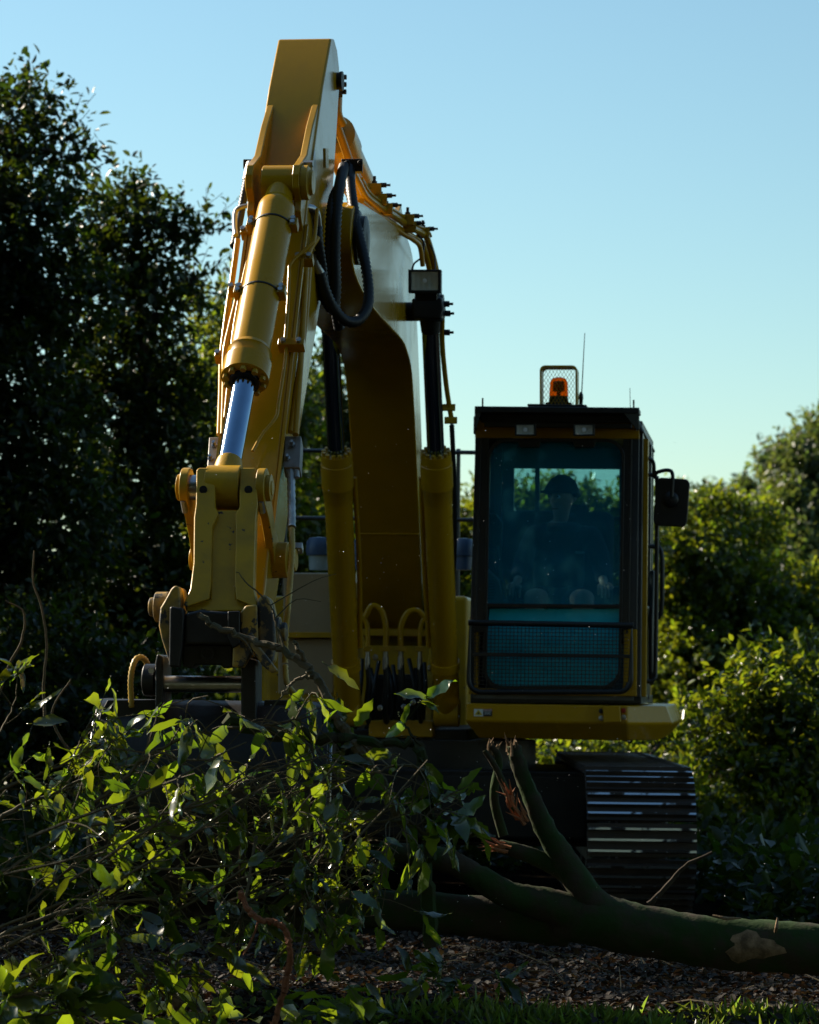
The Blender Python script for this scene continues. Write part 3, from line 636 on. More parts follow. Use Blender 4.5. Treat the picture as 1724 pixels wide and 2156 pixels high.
def text_mesh(txt, size):
    cu = bpy.data.curves.new('lettering', 'FONT'); cu.body = txt; cu.size = size; cu.align_x = 'CENTER'; cu.align_y = 'CENTER'; cu.extrude = 0.0006
    ob = bpy.data.objects.new('lettering', cu); COL.objects.link(ob)
    dg = bpy.context.evaluated_depsgraph_get(); me = bpy.data.meshes.new_from_object(ob.evaluated_get(dg)); bpy.data.objects.remove(ob); return me
def decal(parent, x0, x1, y0, y1, planefn):
    xm = x0 + (x1-x0)*.5
    q = lambda x, y, e: planefn(x, y) - BK*e
    B().prism([q(x0, y1, .001), q(xm, y1, .001), q(xm, y0, .001), q(x0, y0, .001)], -BK*.002).obj('warning_sticker', M['decal_white'], parent)
    B().prism([q(xm, y1, .001), q(x1, y1, .001), q(x1, y0, .001), q(xm, y0, .001)], -BK*.0021).obj('warning_sticker', M['decal_black'], parent)
    ty = y0 + (y1-y0)*.26
    B().prism([q(xm, ty, .0034), q(x1, ty, .0034), q(x1, y0, .0034), q(xm, y0, .0034)], -BK*.0008).obj('warning_sticker', M['decal_red'], parent)
    tx = (x0+xm)/2; hw = (xm-x0)*.46
    B().prism([q(tx-hw, y1-(y1-y0)*.16, .0034), q(tx+hw, y1-(y1-y0)*.16, .0034), q(tx, y0+(y1-y0)*.06, .0034)], -BK*.0008).obj('warning_triangle', M['decal_yellow'], parent, 0.0)
    B().ball(q(tx, y0+(y1-y0)*.58, .0048), .006, 6, (1, .15, 1)).obj('warning_symbol', M['decal_black'], parent)
    rot = Matrix((LAT, UP, -BK)).transposed().to_4x4()
    for txt, fy, sz, mt in (('DANGER', .14, .0125, 'decal_white'), ('CRUSH', .42, .0125, 'decal_white'), ('ZONE', .68, .0125, 'decal_white')):
        me = text_mesh(txt, sz); me.materials.append(M[mt]); o = bpy.data.objects.new('lettering', me); COL.objects.link(o); o.parent = parent
        o.matrix_basis = Matrix.Translation(q((xm+x1)/2, y0+(y1-y0)*fy, .0052) - root_org(parent)) @ rot
decal(pf, 998, 1036, 1493, 1508, lambda x, y: cp(x, y, -.06))
# dark gap, sill and lower yellow frame
cplate('floor_gap', [(990, 1462), (1350, 1466), (1350, 1482), (990, 1480)], .05, 1.4, BKP)
cplate('sill', [(988, 1448), (1340, 1452), (1340, 1466), (986, 1462)], .0, .10, M['yellow_plain'])
cplate('lower_pillar', [(989, 1330), (1006, 1330), (1006, 1450), (988, 1450)], .005, .10, M['yellow_plain'])
cplate('lower_pillar', [(1312, 1325), (1341, 1325), (1340, 1452), (1311, 1452)], .005, .10, M['yellow_plain'])
cplate('pillar', [(1001, 905), (1030, 910), (1020, 1330), (989, 1330)], .003, .12, NV)
cplate('pillar', [(1312, 905), (1346, 905), (1341, 1325), (1306, 1325)], .003, .12, NV)
cplate('pillar_channel', [(1326, 925), (1331, 925), (1325, 1325), (1320, 1325)], -.008, .02, BKP)
cplate('pillar_channel', [(1009, 925), (1013, 925), (1002, 1325), (998, 1325)], -.008, .02, BKP)
cplate('header', [(1001, 884), (1346, 884), (1346, 924), (1001, 922)], -.004, .12, M['yellow_plain'])
for (x, y) in ((1324, 996), (1329, 960), (1006, 996)): B().lathe(cp(x, y, -.004), -BK, [(0, .010), (.008, .010), (.009, 0)], 8).obj('bolt', NV, cab)
# front window: rubber frame, upper pane, lower pane
def rrect(x0, x1, y0, y1, r, k=6):
    pts = []
    for cx, cy, a0 in ((x1-r, y0+r, -90), (x1-r, y1-r, 0), (x0+r, y1-r, 90), (x0+r, y0+r, 180)):
        for i in range(k+1): t = R(a0 + 90*i/k); pts.append((cx + r*math.cos(t), cy + r*math.sin(t)))
    return pts
def skew(pts): return [(x - (y-930)*.018, y) for x, y in pts]
wo_ = [cp(x, y, .002) for x, y in skew(rrect(1027, 1316, 924, 1452, 40))]; wi_ = [cp(x, y, .002) for x, y in skew(rrect(1033, 1310, 931, 1444, 36))]
n = len(wo_); b = B()
f4 = [p - BK*.02 for p in wo_]; f3 = [p - BK*.02 for p in wi_]
b.add(wo_ + wi_ + f4 + f3, [(i, (i+1) % n, n+(i+1) % n, n+i) for i in range(n)] + [(2*n+i, 3*n+i, 3*n+(i+1) % n, 2*n+(i+1) % n) for i in range(n)] +
      [(i, 2*n+i, 2*n+(i+1) % n, (i+1) % n) for i in range(n)] + [(n+i, n+(i+1) % n, 3*n+(i+1) % n, 3*n+i) for i in range(n)])
b.obj('window_seal', BKP, cab, 0.003)
up = [p for p in skew(rrect(1031, 1312, 929, 1446, 38)) if p[1] < 1200]
up = sorted(up, key=lambda p: 0)  # keep order
upper = [p for p in skew(rrect(1031, 1312, 929, 1446, 38))]
upper = [p if p[1] < 1272 else (p[0], 1272) for p in upper]
lower = [p for p in skew(rrect(1031, 1312, 929, 1446, 38))]
lower = [p if p[1] > 1282 else (p[0] + (930-1282)*0 , 1282) for p in lower]
def dedup(P):
    out = []
    for p in P:
        if not out or (abs(p[0]-out[-1][0]) + abs(p[1]-out[-1][1])) > .5: out.append(p)
    return out
def flatten(P, y):          # ends of the cut line only
    Q = dedup(P); on = [p for p in Q if abs(p[1]-y) < .01]; xs = sorted(on)
    keep = {xs[0], xs[-1]}; return [p for p in Q if abs(p[1]-y) >= .01 or p in keep]
B().prism([cp(x, y, .012) for x, y in flatten(upper, 1272)], BK*.006).obj('front_pane', M['cab_glass'], cab)
B().prism([cp(x, y, .016) for x, y in flatten(lower, 1282)], BK*.006).obj('lower_pane', M['lower_glass'], cab)
cplate('window_bar', [(1022, 1270), (1307, 1273), (1307, 1281), (1022, 1279)], -.012, .03, BKP)
for xx in (1114, 1230): cplate('window_latch', [(xx-25, 925), (xx+25, 925), (xx+21, 942), (xx-21, 942)], -.02, .03, BKP)
# visor and roof
vis = cplate('visor', [(999, 855), (1345, 858), (1345, 868), (1336, 870), (1008, 868), (999, 869)], -.20, .22, M['black_paint'])
for x0_, x1_ in ((999, 1003), (1341, 1346)):
    B().prism([cp(x0_, 862, -.20), cp(x0_, 905, -.02), cp(x0_, 908, .05), cp(x0_, 858, .05)], LAT*((x1_-x0_)/375)).obj('visor_cheek', M['olive_grey_paint'], cab, 0.003)
cplate('visor_corner', [(1310, 867), (1346, 866), (1346, 905), (1340, 905)], -.195, .01, M['olive_grey_paint'])
cplate('visor_corner', [(999, 866), (1012, 867), (1003, 900), (999, 903)], -.195, .01, M['olive_grey_paint'])
cplate('header_recess', [(1010, 868), (1340, 868), (1335, 890), (1015, 890)], -.03, .02, BKP)
zr = cp(1170, 858, 0).z - CO.z
W = (cp(1346, 900) - CO).dot(LAT); X0 = (cp(1001, 900) - CO).dot(LAT)
rp = [cl(X0, 0, zr-.06), cl(X0, 0, zr+.0), cl(W-.06, 0, zr+.0), cl(W-.01, 0, zr-.05), cl(W+.03, 0, zr-.14), cl(W+.0, 0, zr-.14)]
B().prism(rp, BK*1.42).obj('roof', M['olive_grey_paint'], cab, 0.012)
for (x, y0, y1) in ((1016, 838, 856), (1334, 842, 860)): B().cyl(cp(x, y1, .0), cp(x, y0, .0), .005, n=8).obj('roof_stud', BKP, cab)
# side with the door, on the right
HB = 0.02; zs = zr - .13
def side(x, pts, t, mat, name='door_frame', bevel=.004): return B().prism([cl(x, y, z) for y, z in pts], LAT*t).obj(name, mat, cab, bevel)
XW = W - .012
side(XW, [(.05, 0), (.14, 0), (.14, zs), (.05, zs)], .03, NV, 'door_pillar')
side(XW, [(.16, .02), (.24, .02), (.24, zs-.03), (.16, zs-.03)], .055, M['yellow_plain'])
side(XW, [(.26, .02), (.31, .02), (.31, zs-.05), (.26, zs-.05)], .045, NV, 'door_stile')
side(XW, [(.88, 0), (.97, 0), (.97, zs), (.88, zs)], .04, NV, 'door_stile')
side(XW, [(1.33, 0), (1.42, 0), (1.42, zs), (1.33, zs)], .03, M['olive_grey_paint'], 'rear_pillar')
side(XW, [(.05, zs-.06), (1.42, zs-.06), (1.42, zs+.06), (.05, zs+.06)], .026, M['olive_grey_paint'], 'roof_rail')
side(XW, [(.31, .02), (.88, .02), (.88, .55), (.31, .55)], .04, M['black_paint'], 'door_panel', .02)
side(XW, [(.97, .02), (1.33, .02), (1.33, .62), (.97, .62)], .035, M['yellow_plain'], 'side_panel', .01)
side(XW+.012, [(.31, .55), (.88, .55), (.88, zs-.05), (.31, zs-.05)], .006, M['door_glass'], 'door_pane', 0)
side(XW+.012, [(.97, .62), (1.33, .62), (1.33, zs-.05), (.97, zs-.05)], .006, M['door_glass'], 'side_pane', 0)
B().tube(smooth([cl(XW+.03, .30, 1.28), cl(XW+.09, .31, 1.27), cl(XW+.10, .32, 1.15), cl(XW+.10, .32, .25), cl(XW+.09, .31, .12), cl(XW+.03, .30, .11)], 5), .013, 10).obj('grab_rail', BKP, cab)
B().tube(smooth([cl(XW+.03, .84, .90), cl(XW+.10, .85, .88), cl(XW+.11, .86, .70), cl(XW+.10, .87, .50), cl(XW+.03, .87, .48)], 5), .014, 10).obj('door_handle', BKP, cab)
side(XW+.05, [(.50, .15), (.60, .08), (.72, .15), (.75, .45), (.70, .75), (.55, .75), (.48, .45)], .03, BKP, 'door_cover', .015)
# left side wall with glass
side(X0-.01, [(.0, 0), (1.42, 0), (1.42, .50), (.0, .50)], .02, NV, 'side_panel')
side(X0-.01, [(.12, .5), (1.34, .5), (1.34, zs), (.12, zs)], .006, M['door_glass'], 'side_pane', 0)
side(X0-.012, [(1.34, .5), (1.42, .5), (1.42, zs), (1.34, zs)], .03, NV, 'rear_pillar')
side(X0-.012, [(.0, zs-.02), (1.42, zs-.02), (1.42, zr-.05), (.0, zr-.05)], .026, NV, 'roof_rail')
# rear wall with window
YR = 1.40
def rplate(name, pts, thick, mat, yo=YR): return B().prism([cp(x, y, yo) for x, y in pts], BK*thick).obj(name, mat, cab, 0.003)
rplate('rear_panel', [(1000, 1075), (1213, 1075), (1213, 1235), (1310, 1235), (1320, 1460), (1000, 1460)], .03, NV)
rplate('rear_header', [(1000, 870), (1320, 870), (1320, 988), (1000, 985)], .03, NV)
rplate('rear_pillar', [(1000, 985), (1082, 985), (1082, 1075), (1000, 1075)], .03, NV)
rplate('rear_pillar', [(1304, 988), (1322, 988), (1318, 1235), (1302, 1235)], .03, NV)
rplate('window_divider', [(1126, 985), (1136, 985), (1136, 1075), (1126, 1075)], .02, NV, YR+.005)
rplate('rear_rail', [(1213, 1086), (1306, 1088), (1306, 1096), (1213, 1094)], .02, NV, YR+.005)
rplate('rear_pane', [(1082, 986), (1304, 988), (1302, 1235), (1213, 1235), (1213, 1075), (1082, 1075)], .006, M['door_glass'], YR+.012)
B().prism([cl(X0, .02, .0), cl(W-.02, .02, .0), cl(W-.02, 1.4, .0), cl(X0, 1.4, .0)], UP*.03).obj('floor', M['grey_plastic'], cab)
# interior: seat, consoles, monitor, joysticks
seat = part('seat', EX)
def sbox(name, c, hx, hy, hz, mat, parent, bev=.02, tilt=0):
    r = Matrix.Rotation(tilt, 3, LAT)
    return B().box(cl(*c), LAT*hx, r @ (BK*hy), r @ (UP*hz)).obj(name, mat, parent, bev, seg=3)
SX = .55
sbox('cushion', (SX, .82, .42), .25, .26, .06, M['seat_cloth'], seat, .04)
sbox('backrest', (SX-.05, 1.12, .78), .24, .06, .34, M['seat_cloth'], seat, .05, R(-8))
sbox('headrest', (SX-.06, 1.17, 1.08), .10, .05, .08, M['seat_cloth'], seat, .03, R(-8))
sbox('pedestal', (SX, .85, .2), .2, .2, .16, M['dark_plastic'], seat, .02)
for s in (-1, 1): sbox('armrest', (SX + s*.30, .82, .60), .05, .2, .03, M['dark_plastic'], seat, .02)
for s in (-1, 1):
    sbox('console', (SX + s*.33, .66, .42), .075, .28, .10, M['dark_plastic'], seat, .03)
    B().tube(smooth([cl(SX + s*.33, .48, .52), cl(SX + s*.33, .47, .60), cl(SX + s*.32, .46, .64)], 4), [.014]*8 + [.022], 10).obj('joystick', M['dark_plastic'], seat)
con = part('side_console', EX)
B().prism([cp(1027, 1082, .35), cp(1042, 1080, .35), cp(1057, 1100, .35), cp(1055, 1155, .35), cp(1034, 1155, .35)], BK*.08).obj('monitor', M['dark_plastic'], con, 0.01)
B().prism([cp(1020, 1195, .3), cp(1050, 1225, .3), cp(1062, 1270, .3), cp(1018, 1270, .3)], BK*.30).obj('vent_panel', M['grey_plastic'], con, 0.006)
for k in range(7):
    y = 1222 + k*6
    B().prism([cp(1022, y, .298), cp(1042, y, .298), cp(1042, y+3, .298), cp(1022, y+3, .298)], -BK*.006).obj('vent_slat', M['black_paint'], con)
B().tube(smooth([cp(1046, 1150, .28), cp(1054, 1200, .28), cp(1063, 1262, .28)], 5), .012, 8).obj('monitor_arm', M['dark_plastic'], con)
B().prism([cp(1060, 1315, .5), cp(1315, 1315, .5), cp(1315, 1465, .5), cp(1060, 1465, .5)], BK*.02).obj('seat_skirt', M['pale_plastic'], con)
B().prism([cp(1020, 1285, .25), cp(1078, 1285, .25), cp(1086, 1455, .25), cp(1020, 1455, .25)], BK*.2).obj('console_foot', M['dark_plastic'], con, 0.01)
B().prism([cp(1080, 1398, .2), cp(1092, 1398, .2), cp(1092, 1440, .2), cp(1080, 1440, .2)], BK*.02).obj('pedal', M['orange_lit_paint'], con, 0.003)
# ---------------- wire guard over the lower window
gd = part('window_guard', EX)
GY = -.075
g = skew(rrect(990, 1334, 1300, 1457, 26)); g = [(x+6, y if y > 1316 else 1314) for x, y in g]
gp = dedup([(995 + 2, 1314)] + [(x, y) for x, y in [p for p in skew(rrect(996, 1337, 1290, 1457, 26)) if p[1] > 1320]])
right = sorted([p for p in gp if p[0] > 1160], key=lambda p: p[1]); left = sorted([p for p in gp if p[0] <= 1160 and p[1] > 1316], key=lambda p: -p[1])
path = [(1330, 1318)] + right + left + [(990, 1312)]
B().tube([cp(x, y, GY) for x, y in path], .0145, 10, closed=True).obj('frame', BKP, gd)
B().tube([cp(986, 1311, GY-.01), cp(1333, 1317, GY-.01)], .0165, 10).obj('top_bar', BKP, gd)
B().prism([cp(990, 1373, GY-.004), cp(1325, 1378, GY-.004), cp(1325, 1386, GY-.004), cp(990, 1382, GY-.004)], BK*.02).obj('mid_bar', BKP, gd, 0.003)
b = B()
for i in range(40):
    x = 1002 + i*8.0
    b.tube([cp(x, 1316, GY+.006), cp(x-2, 1452 if 1020 < x < 1300 else 1440, GY+.006)], .0027, 4)
for j in range(17):
    y = 1322 + j*7.9; b.tube([cp(992, y, GY+.009), cp(1322, y+4, GY+.009)], .0027, 4)
b.obj('wire_mesh', BKP, gd)
for x in (1000, 1320):
    for y in (1330, 1440): B().cyl(cp(x, y, GY), cp(x, y, .01), .008, n=8).obj('stand_off', BKP, gd)
# ---------------- cab lamps
for (x0_, x1_) in ((1084, 1128), (1207, 1252)):
    lm = part('cab_lamp', EX)
    lamp(lm, x0_, x1_, 893, 917, 15.80 if x0_ < 1150 else 15.76, .05, BKP)
cplate('lamp_bar', [(1020, 888), (1330, 892), (1330, 902), (1020, 898)], -.10, .03, BKP)
# ---------------- beacon and guard
bc_ = part('beacon', EX)
b0 = cp(1176, 853, .18)
B().lathe(b0, UP, [(-.01, .075), (.012, .075), (.015, .058), (.05, .052)], 24).obj('base', BKP, bc_)
B().lathe(b0, UP, [(.048, .053), (.06, .054), (.13, .050), (.15, .040), (.158, .02), (.159, 0)], 24).obj('dome', M['amber_glass'], bc_)
B().lathe(b0, UP, [(.05, .012), (.075, .012), (.08, .036), (.135, .032), (.136, 0)], 16).obj('rotating_reflector', M['amber_reflector'], bc_)
gu = part('beacon_guard', EX)
def arch(x0_, x1_, y0, y1, r, yo):
    pts = [(x0_, y1)] + [(x0_ + r - r*math.cos(R(a)), y0 + r - r*math.sin(R(a))) for a in range(0, 91, 15)] + [(x1_ - r + r*math.sin(R(a)), y0 + r - r*math.cos(R(a))) for a in range(0, 91, 15)] + [(x1_, y1)]
    return [cp(x, y, yo) for x, y in pts]
o_ = arch(1136, 1215, 769, 853, 11, .08); i_ = arch(1140, 1211, 773, 853, 9, .08)
n = len(o_); ob_ = [p + BK*.14 for p in o_]; ib_ = [p + BK*.14 for p in i_]
b = B(); b.add(o_ + i_ + ob_ + ib_, [(k, k+1, n+k+1, n+k) for k in range(n-1)] + [(2*n+k, 3*n+k, 3*n+k+1, 2*n+k+1) for k in range(n-1)] + [(k, 2*n+k, 2*n+k+1, k+1) for k in range(n-1)] + [(n+k, n+k+1, 3*n+k+1, 3*n+k) for k in range(n-1)])
b.obj('hoop', M['yellow_worn'], gu, 0.003)
for yo in (.082, .215):
    b = B()
    for i in range(-16, 17):
        for sg in (1, -1):
            a0 = None; seg = []
            for k in range(41):
                y = 773 + k*2; x = 1176 + i*7.5 + sg*(y-813)*.62
                if 1141 <= x <= 1210: seg.append((x, y))
            if len(seg) > 1: b.tube([cp(*seg[0], yo), cp(*seg[-1], yo)], .0015, 4)
    b.obj('mesh', M['yellow_worn'], gu)
cplate('beacon_plate', [(1110, 850), (1235, 852), (1235, 857), (1110, 855)], .06, .20, BKP)
an = part('antenna', EX)
B().tube([cp(1224, 838, .2), cp(1231, 701, .2)], [.0035, .002], 6).obj('whip', BKP, an)
B().lathe(cp(1223, 853, .2), UP, [(0, .011), (.03, .011), (.035, .014), (.06, .012), (.075, .006)], 10).obj('base', BKP, an)
B().tube([cp(1327, 858, .1), cp(1326, 817, .1)], [.0022, .0018], 6).obj('whip', M['bare_steel'], an)
# ---------------- mirror on the right
mi = part('mirror', EX)
MY = .25
mp_ = rrect(1379, 1450, 1006, 1107, 12)
mp_ = [(x - (y-1006)*.075 + 3, y + (x-1400)*.06) for x, y in mp_]
B().prism([cp(x, y, MY) for x, y in mp_], BK*.03).obj('housing', BKP, mi, 0.006)
B().lathe(cp(1412, 1052, MY), -BK, [(0, .046), (.02, .044), (.03, .03), (.032, 0)], 20).obj('pivot', BKP, mi)
B().tube(smooth([cp(1350, 968, .18), cp(1368, 966, .2), cp(1376, 976, .22), cp(1378, 1000, MY-.02), cp(1385, 994, MY-.03), cp(1406, 990, MY-.03), cp(1416, 1000, MY-.03), cp(1414, 1045, MY-.03)], 6), .011, 10).obj('arm', BKP, mi)
# ================================================================== upper body behind
def ub(px, py, d): return at(px, py, d)
def ubox(name, x0, x1, y0, y1, d, depth, mat, bev=.012, parent=None):
    return B().prism([ub(x0, y1, d), ub(x1, y1, d), ub(x1, y0, d), ub(x0, y0, d)], BK*depth).obj(name, mat, parent or EX, bev, seg=3)
body = part('upper_body', EX)
ubox('tool_box', 596, 703, 1206, 1338, 16.5, 1.0, M['yellow_sky_beige'], parent=body)
ubox('box_trim', 596, 703, 1331, 1343, 16.48, 1.0, M['yellow_worn'], .004, parent=body)
ubox('lower_box', 585, 703, 1345, 1462, 16.52, 1.0, M['yellow_sky_beige'], parent=body)
ubox('frame_front', 590, 702, 1470, 1552, 16.4, .6, M['yellow_worn'], parent=body)
decal(body, 659, 692, 1497, 1514, lambda x, y: at(x, y, 16.395))
ubox('frame_front', 776, 912, 1517, 1553, 16.25, .3, M['yellow_worn'], parent=body)
ubox('deck', 560, 985, 1535, 1560, 16.35, 2.9, M['black_steel'], parent=body)
ubox('engine_hood', 560, 985, 1255, 1540, 17.9, 1.4, M['yellow_worn'], .03, parent=body)
ubox('counterweight', 545, 1330, 1290, 1545, 18.8, .7, M['yellow_worn'], .08, parent=body)
for s in (-1, 1): B().prism([bm(17.45, 1.0, s*.22), bm(16.3, 1.0, s*.22), bm(16.4, 1.25, s*.22), bm(16.9, 1.85, s*.22), bm(17.2, 1.95, s*.22), bm(17.45, 1.8, s*.22)], LAT*(s*.035)).obj('boom_bracket', M['yellow_worn'], body, 0.006)
B().lathe(bm(17.08, 1.68, -.30), LAT, [(0, .06), (.6, .06)], 20).obj('boom_foot_pin', M['black_steel'], body)
ubox('swing_motor', 775, 905, 1420, 1530, 16.7, .3, M['black_steel'], .03, parent=body)
# pre-cleaner domes
for (cx, d, sx) in ((671, 17.2, 1.0), (757, 17.6, .45), (976, 17.8, .8)):
    c0 = at(cx, 1200, d); r0 = .066*sx + .01
    dm = B().lathe(c0, UP, [(0, r0*.75), (.085, r0*.82), (.088, r0*.6)], 24).obj('filter_bowl', M['pale_plastic'] if cx == 671 else M['blue_plastic'], body)
    B().lathe(c0, UP, [(.088, r0*1.0), (.12, r0*1.05), (.17, r0*1.0), (.195, r0*.75), (.20, 0)], 24).obj('filter_cap', M['blue_plastic'], body)
# handrails
rl = part('handrail', EX)
for y in (950, 1092): B().tube([at(560, y-2, 18.6), at(1010, y+3, 18.4)], .014, 8).obj('rail', BKP, rl)
for x in (600, 965): B().tube([at(x, 945, 18.55), at(x-2, 1290, 18.55)], .014, 8).obj('post', BKP, rl)
# front hydraulic manifold between the boom cylinders
mf = part('manifold', EX)
B().box((at(749, 1331, 16.2) + at(909, 1334, 16.2))/2, LAT*.215, V(0, .02, 0), UP*.018).obj('cross_bar', M['yellow_worn'], mf, 0.004)
for pts in (((767, 1300), (783, 1276), (803, 1286), (812, 1320), (812, 1368)), ((844, 1368), (844, 1320), (858, 1290), (879, 1286), (893, 1298)),
            ((748, 1270), (764, 1298), (774, 1322), (774, 1366)), ((908, 1280), (890, 1306), (884, 1328), (884, 1366))):
    pipe('pipe', [(x, y, 16.1) for x, y in pts], .0165 if len(pts) == 5 else .0125, M['yellow_plain'], mf, k=8)
for (x, r0) in ((774, .013), (812, .016), (844, .016), (884, .013)):
    B().box(at(x, 1366, 16.1), LAT*(r0*1.9), V(0, .022, 0), UP*.014).obj('flange', M['yellow_worn'], mf, 0.003)
    B().lathe(at(x, 1372, 16.1), -UP, [(0, r0*.9), (.03, r0*.9), (.031, r0*1.15), (.10, r0*1.15), (.101, r0*.8)], 12).obj('ferrule', M['zinc'], mf)
    pipe('hose', [(x, 1398, 16.1), (x+2, 1440, 16.1), (x-3, 1490, 16.15), (x+4, 1530, 16.3)], r0*1.1, RB, mf)
random.seed(4)
for k in range(9):
    x = 765 + k*16 + random.uniform(-5, 5)
    pipe('hose', [(x, 1395 + random.uniform(-10, 15), 16.35), (x + random.uniform(-15, 15), 1450, 16.3), (x + random.uniform(-18, 18), 1500, 16.35), (x + random.uniform(-18, 18), 1535, 16.4)], .012, RB, mf)
for (x, y) in ((790, 1385), (850, 1470), (905, 1408), (850, 1490), (800, 1492), (870, 1480)):
    B().lathe(at(x, y, 16.15), V(0, -1, .2), [(0, .016), (.03, .016), (.032, .01), (.05, .01), (.051, 0)], 6).obj('fitting', M['bare_steel'], mf)
# ================================================================== tracks and undercarriage
def shoe_mesh(wid, pitch):
    b = B(); hp = pitch/2
    b.box((0, 0, -.006), (wid/2, 0, 0), (0, hp*.985, 0), (0, 0, .007))
    for k in (-1, 0, 1):
        y = k*pitch*.33; h = .026
        x0, x1 = -wid/2 + .004, wid/2 - .004
        b.mi = 0
        b.add([(x0, y-.010, .001), (x1, y-.010, .001), (x1, y+.010, .001), (x0, y+.010, .001), (x0, y-.006, h), (x1, y-.006, h), (x1, y+.006, h), (x0, y+.006, h)],
              [(0, 1, 5, 4), (1, 2, 6, 5), (2, 3, 7, 6), (3, 0, 4, 7)])
        b.mi = 1; b.add([(x0, y-.006, h), (x1, y-.006, h), (x1, y+.006, h), (x0, y+.006, h)], [(0, 1, 2, 3)]); b.mi = 0
    me = b.mesh('track_shoe', sharp=30); me.materials.append(M['track_steel']); me.materials.append(M['worn_grouser']); return me
SHM = shoe_mesh(.575, .175)
RT, ZC = .375, .435; TL = 2.75; NSH = 42
def track(cx, yfront, name):
    tr = part('track', EX)
    per = 2*TL + 2*math.pi*RT
    org = root_org(tr)
    for i in range(NSH):
        s = per*i/NSH
        y0 = yfront + RT
        if s < math.pi*RT:
            a = s/RT; p = V(cx, y0 - RT*math.sin(a), ZC + RT*math.cos(a)); nrm = V(0, -math.sin(a), math.cos(a))
        elif s < math.pi*RT + TL:
            q = s - math.pi*RT; p = V(cx, y0 + q, ZC - RT); nrm = V(0, 0, -1)
        elif s < 2*math.pi*RT + TL:
            a = (s - math.pi*RT - TL)/RT + math.pi; p = V(cx, y0 + TL - RT*math.sin(a), ZC + RT*math.cos(a)); nrm = V(0, -math.sin(a), math.cos(a))
        else:
            q = s - 2*math.pi*RT - TL; p = V(cx, y0 + TL - q, ZC + RT); nrm = V(0, 0, 1)
        x = V(1, 0, 0); y = nrm.cross(x)
        o = bpy.data.objects.new('track_shoe', SHM); COL.objects.link(o); o.parent = tr
        o.matrix_basis = Matrix.Translation(p - org) @ Matrix((x, y, nrm)).transposed().to_4x4()
    B().box(V(cx, yfront + RT + TL/2, ZC), V(.16, 0, 0), V(0, TL/2 + .1, 0), V(0, 0, .22)).obj('track_frame', M['black_steel'], tr, 0.02)
    for yy in (yfront + RT, yfront + RT + TL):
        B().lathe(V(cx-.12, yy, ZC), V(1, 0, 0), [(0, .33), (.04, .35), (.20, .35), (.24, .33)], 32).obj('idler_wheel', M['track_steel'], tr)
    for k in range(6):
        yy = yfront + RT + .25 + k*(TL-.5)/5
        B().lathe(V(cx-.14, yy, .17), V(1, 0, 0), [(0, .07), (.03, .09), (.25, .09), (.28, .07)], 18).obj('roller', M['track_steel'], tr)
TXR = at(1350, 1750, 15.0).x
track(TXR, 14.95, 'r'); track(TXR - 2.0, 14.95, 'l')
cbx = TXR - 1.0
uc = part('undercarriage', EX)
B().box(V(cbx, 16.7, .58), V(.8, 0, 0), V(0, .7, 0), V(0, 0, .20)).obj('car_body', M['black_steel'], uc, 0.04)
B().lathe(V(cbx, 16.7, .78), UP, [(0, .52), (.16, .52)], 40).obj('swing_ring', M['black_steel'], uc)
B().prism([V(cbx-.85, 16.05, .36), V(cbx+.85, 16.05, .36), V(cbx+.75, 16.0, .78), V(cbx-.75, 16.0, .78)], V(0, .08, 0)).obj('belly_plate', M['black_steel'], uc, 0.01)
# ================================================================== ground, hill, trees and bushes
def fbm(x, y):
    return (np.sin(x*1.3 + 1.7*np.sin(y*.9)) * .5 + np.sin(y*1.9 + x*.7 + 2) * .35 + np.sin(x*4.1 + y*3.3) * .16 + np.sin(x*7.7 - y*6.1 + 1) * .09 + np.sin(x*13 + y*11) * .05)
def ground_h(x, y):
    near = np.exp(-((np.asarray(y) - 11.5)/5.0)**2)
    return .045*fbm(np.asarray(x)*1.4, np.asarray(y)*1.4)*near + .0
def build_ground():
    xs = np.unique(np.concatenate([np.linspace(-4, 4, 160), np.linspace(-400, -4, 24), np.linspace(4, 400, 24)]))
    ys = np.unique(np.concatenate([np.linspace(8.5, 16, 170), np.linspace(-200, 8.5, 14), np.linspace(16, 900, 26)]))
    X, Y = np.meshgrid(xs, ys); Z = ground_h(X, Y)
    me = bpy.data.meshes.new('ground'); nx, ny = len(xs), len(ys)
    vs = np.stack([X, Y, Z], -1).reshape(-1, 3)
    idx = np.arange(nx*ny).reshape(ny, nx)
    f = np.stack([idx[:-1, :-1], idx[:-1, 1:], idx[1:, 1:], idx[1:, :-1]], -1).reshape(-1, 4)
    quads(me, vs, f); me.materials.append(M['soil'])
    o = bpy.data.objects.new('ground', me); COL.objects.link(o); o['kind'] = 'structure'; return o
def quads(me, vs, f):
    me.vertices.add(len(vs)); me.vertices.foreach_set('co', np.asarray(vs, np.float32).ravel())
    k = f.shape[1]
    me.loops.add(f.size); me.loops.foreach_set('vertex_index', np.asarray(f, np.int32).ravel())
    me.polygons.add(len(f)); me.polygons.foreach_set('loop_start', np.arange(len(f), dtype=np.int32)*k)
    me.polygons.foreach_set('use_smooth', np.ones(len(f), bool))
    me.update(calc_edges=True)
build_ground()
def unit(a): return a / np.maximum(np.linalg.norm(a, axis=-1, keepdims=True), 1e-9)
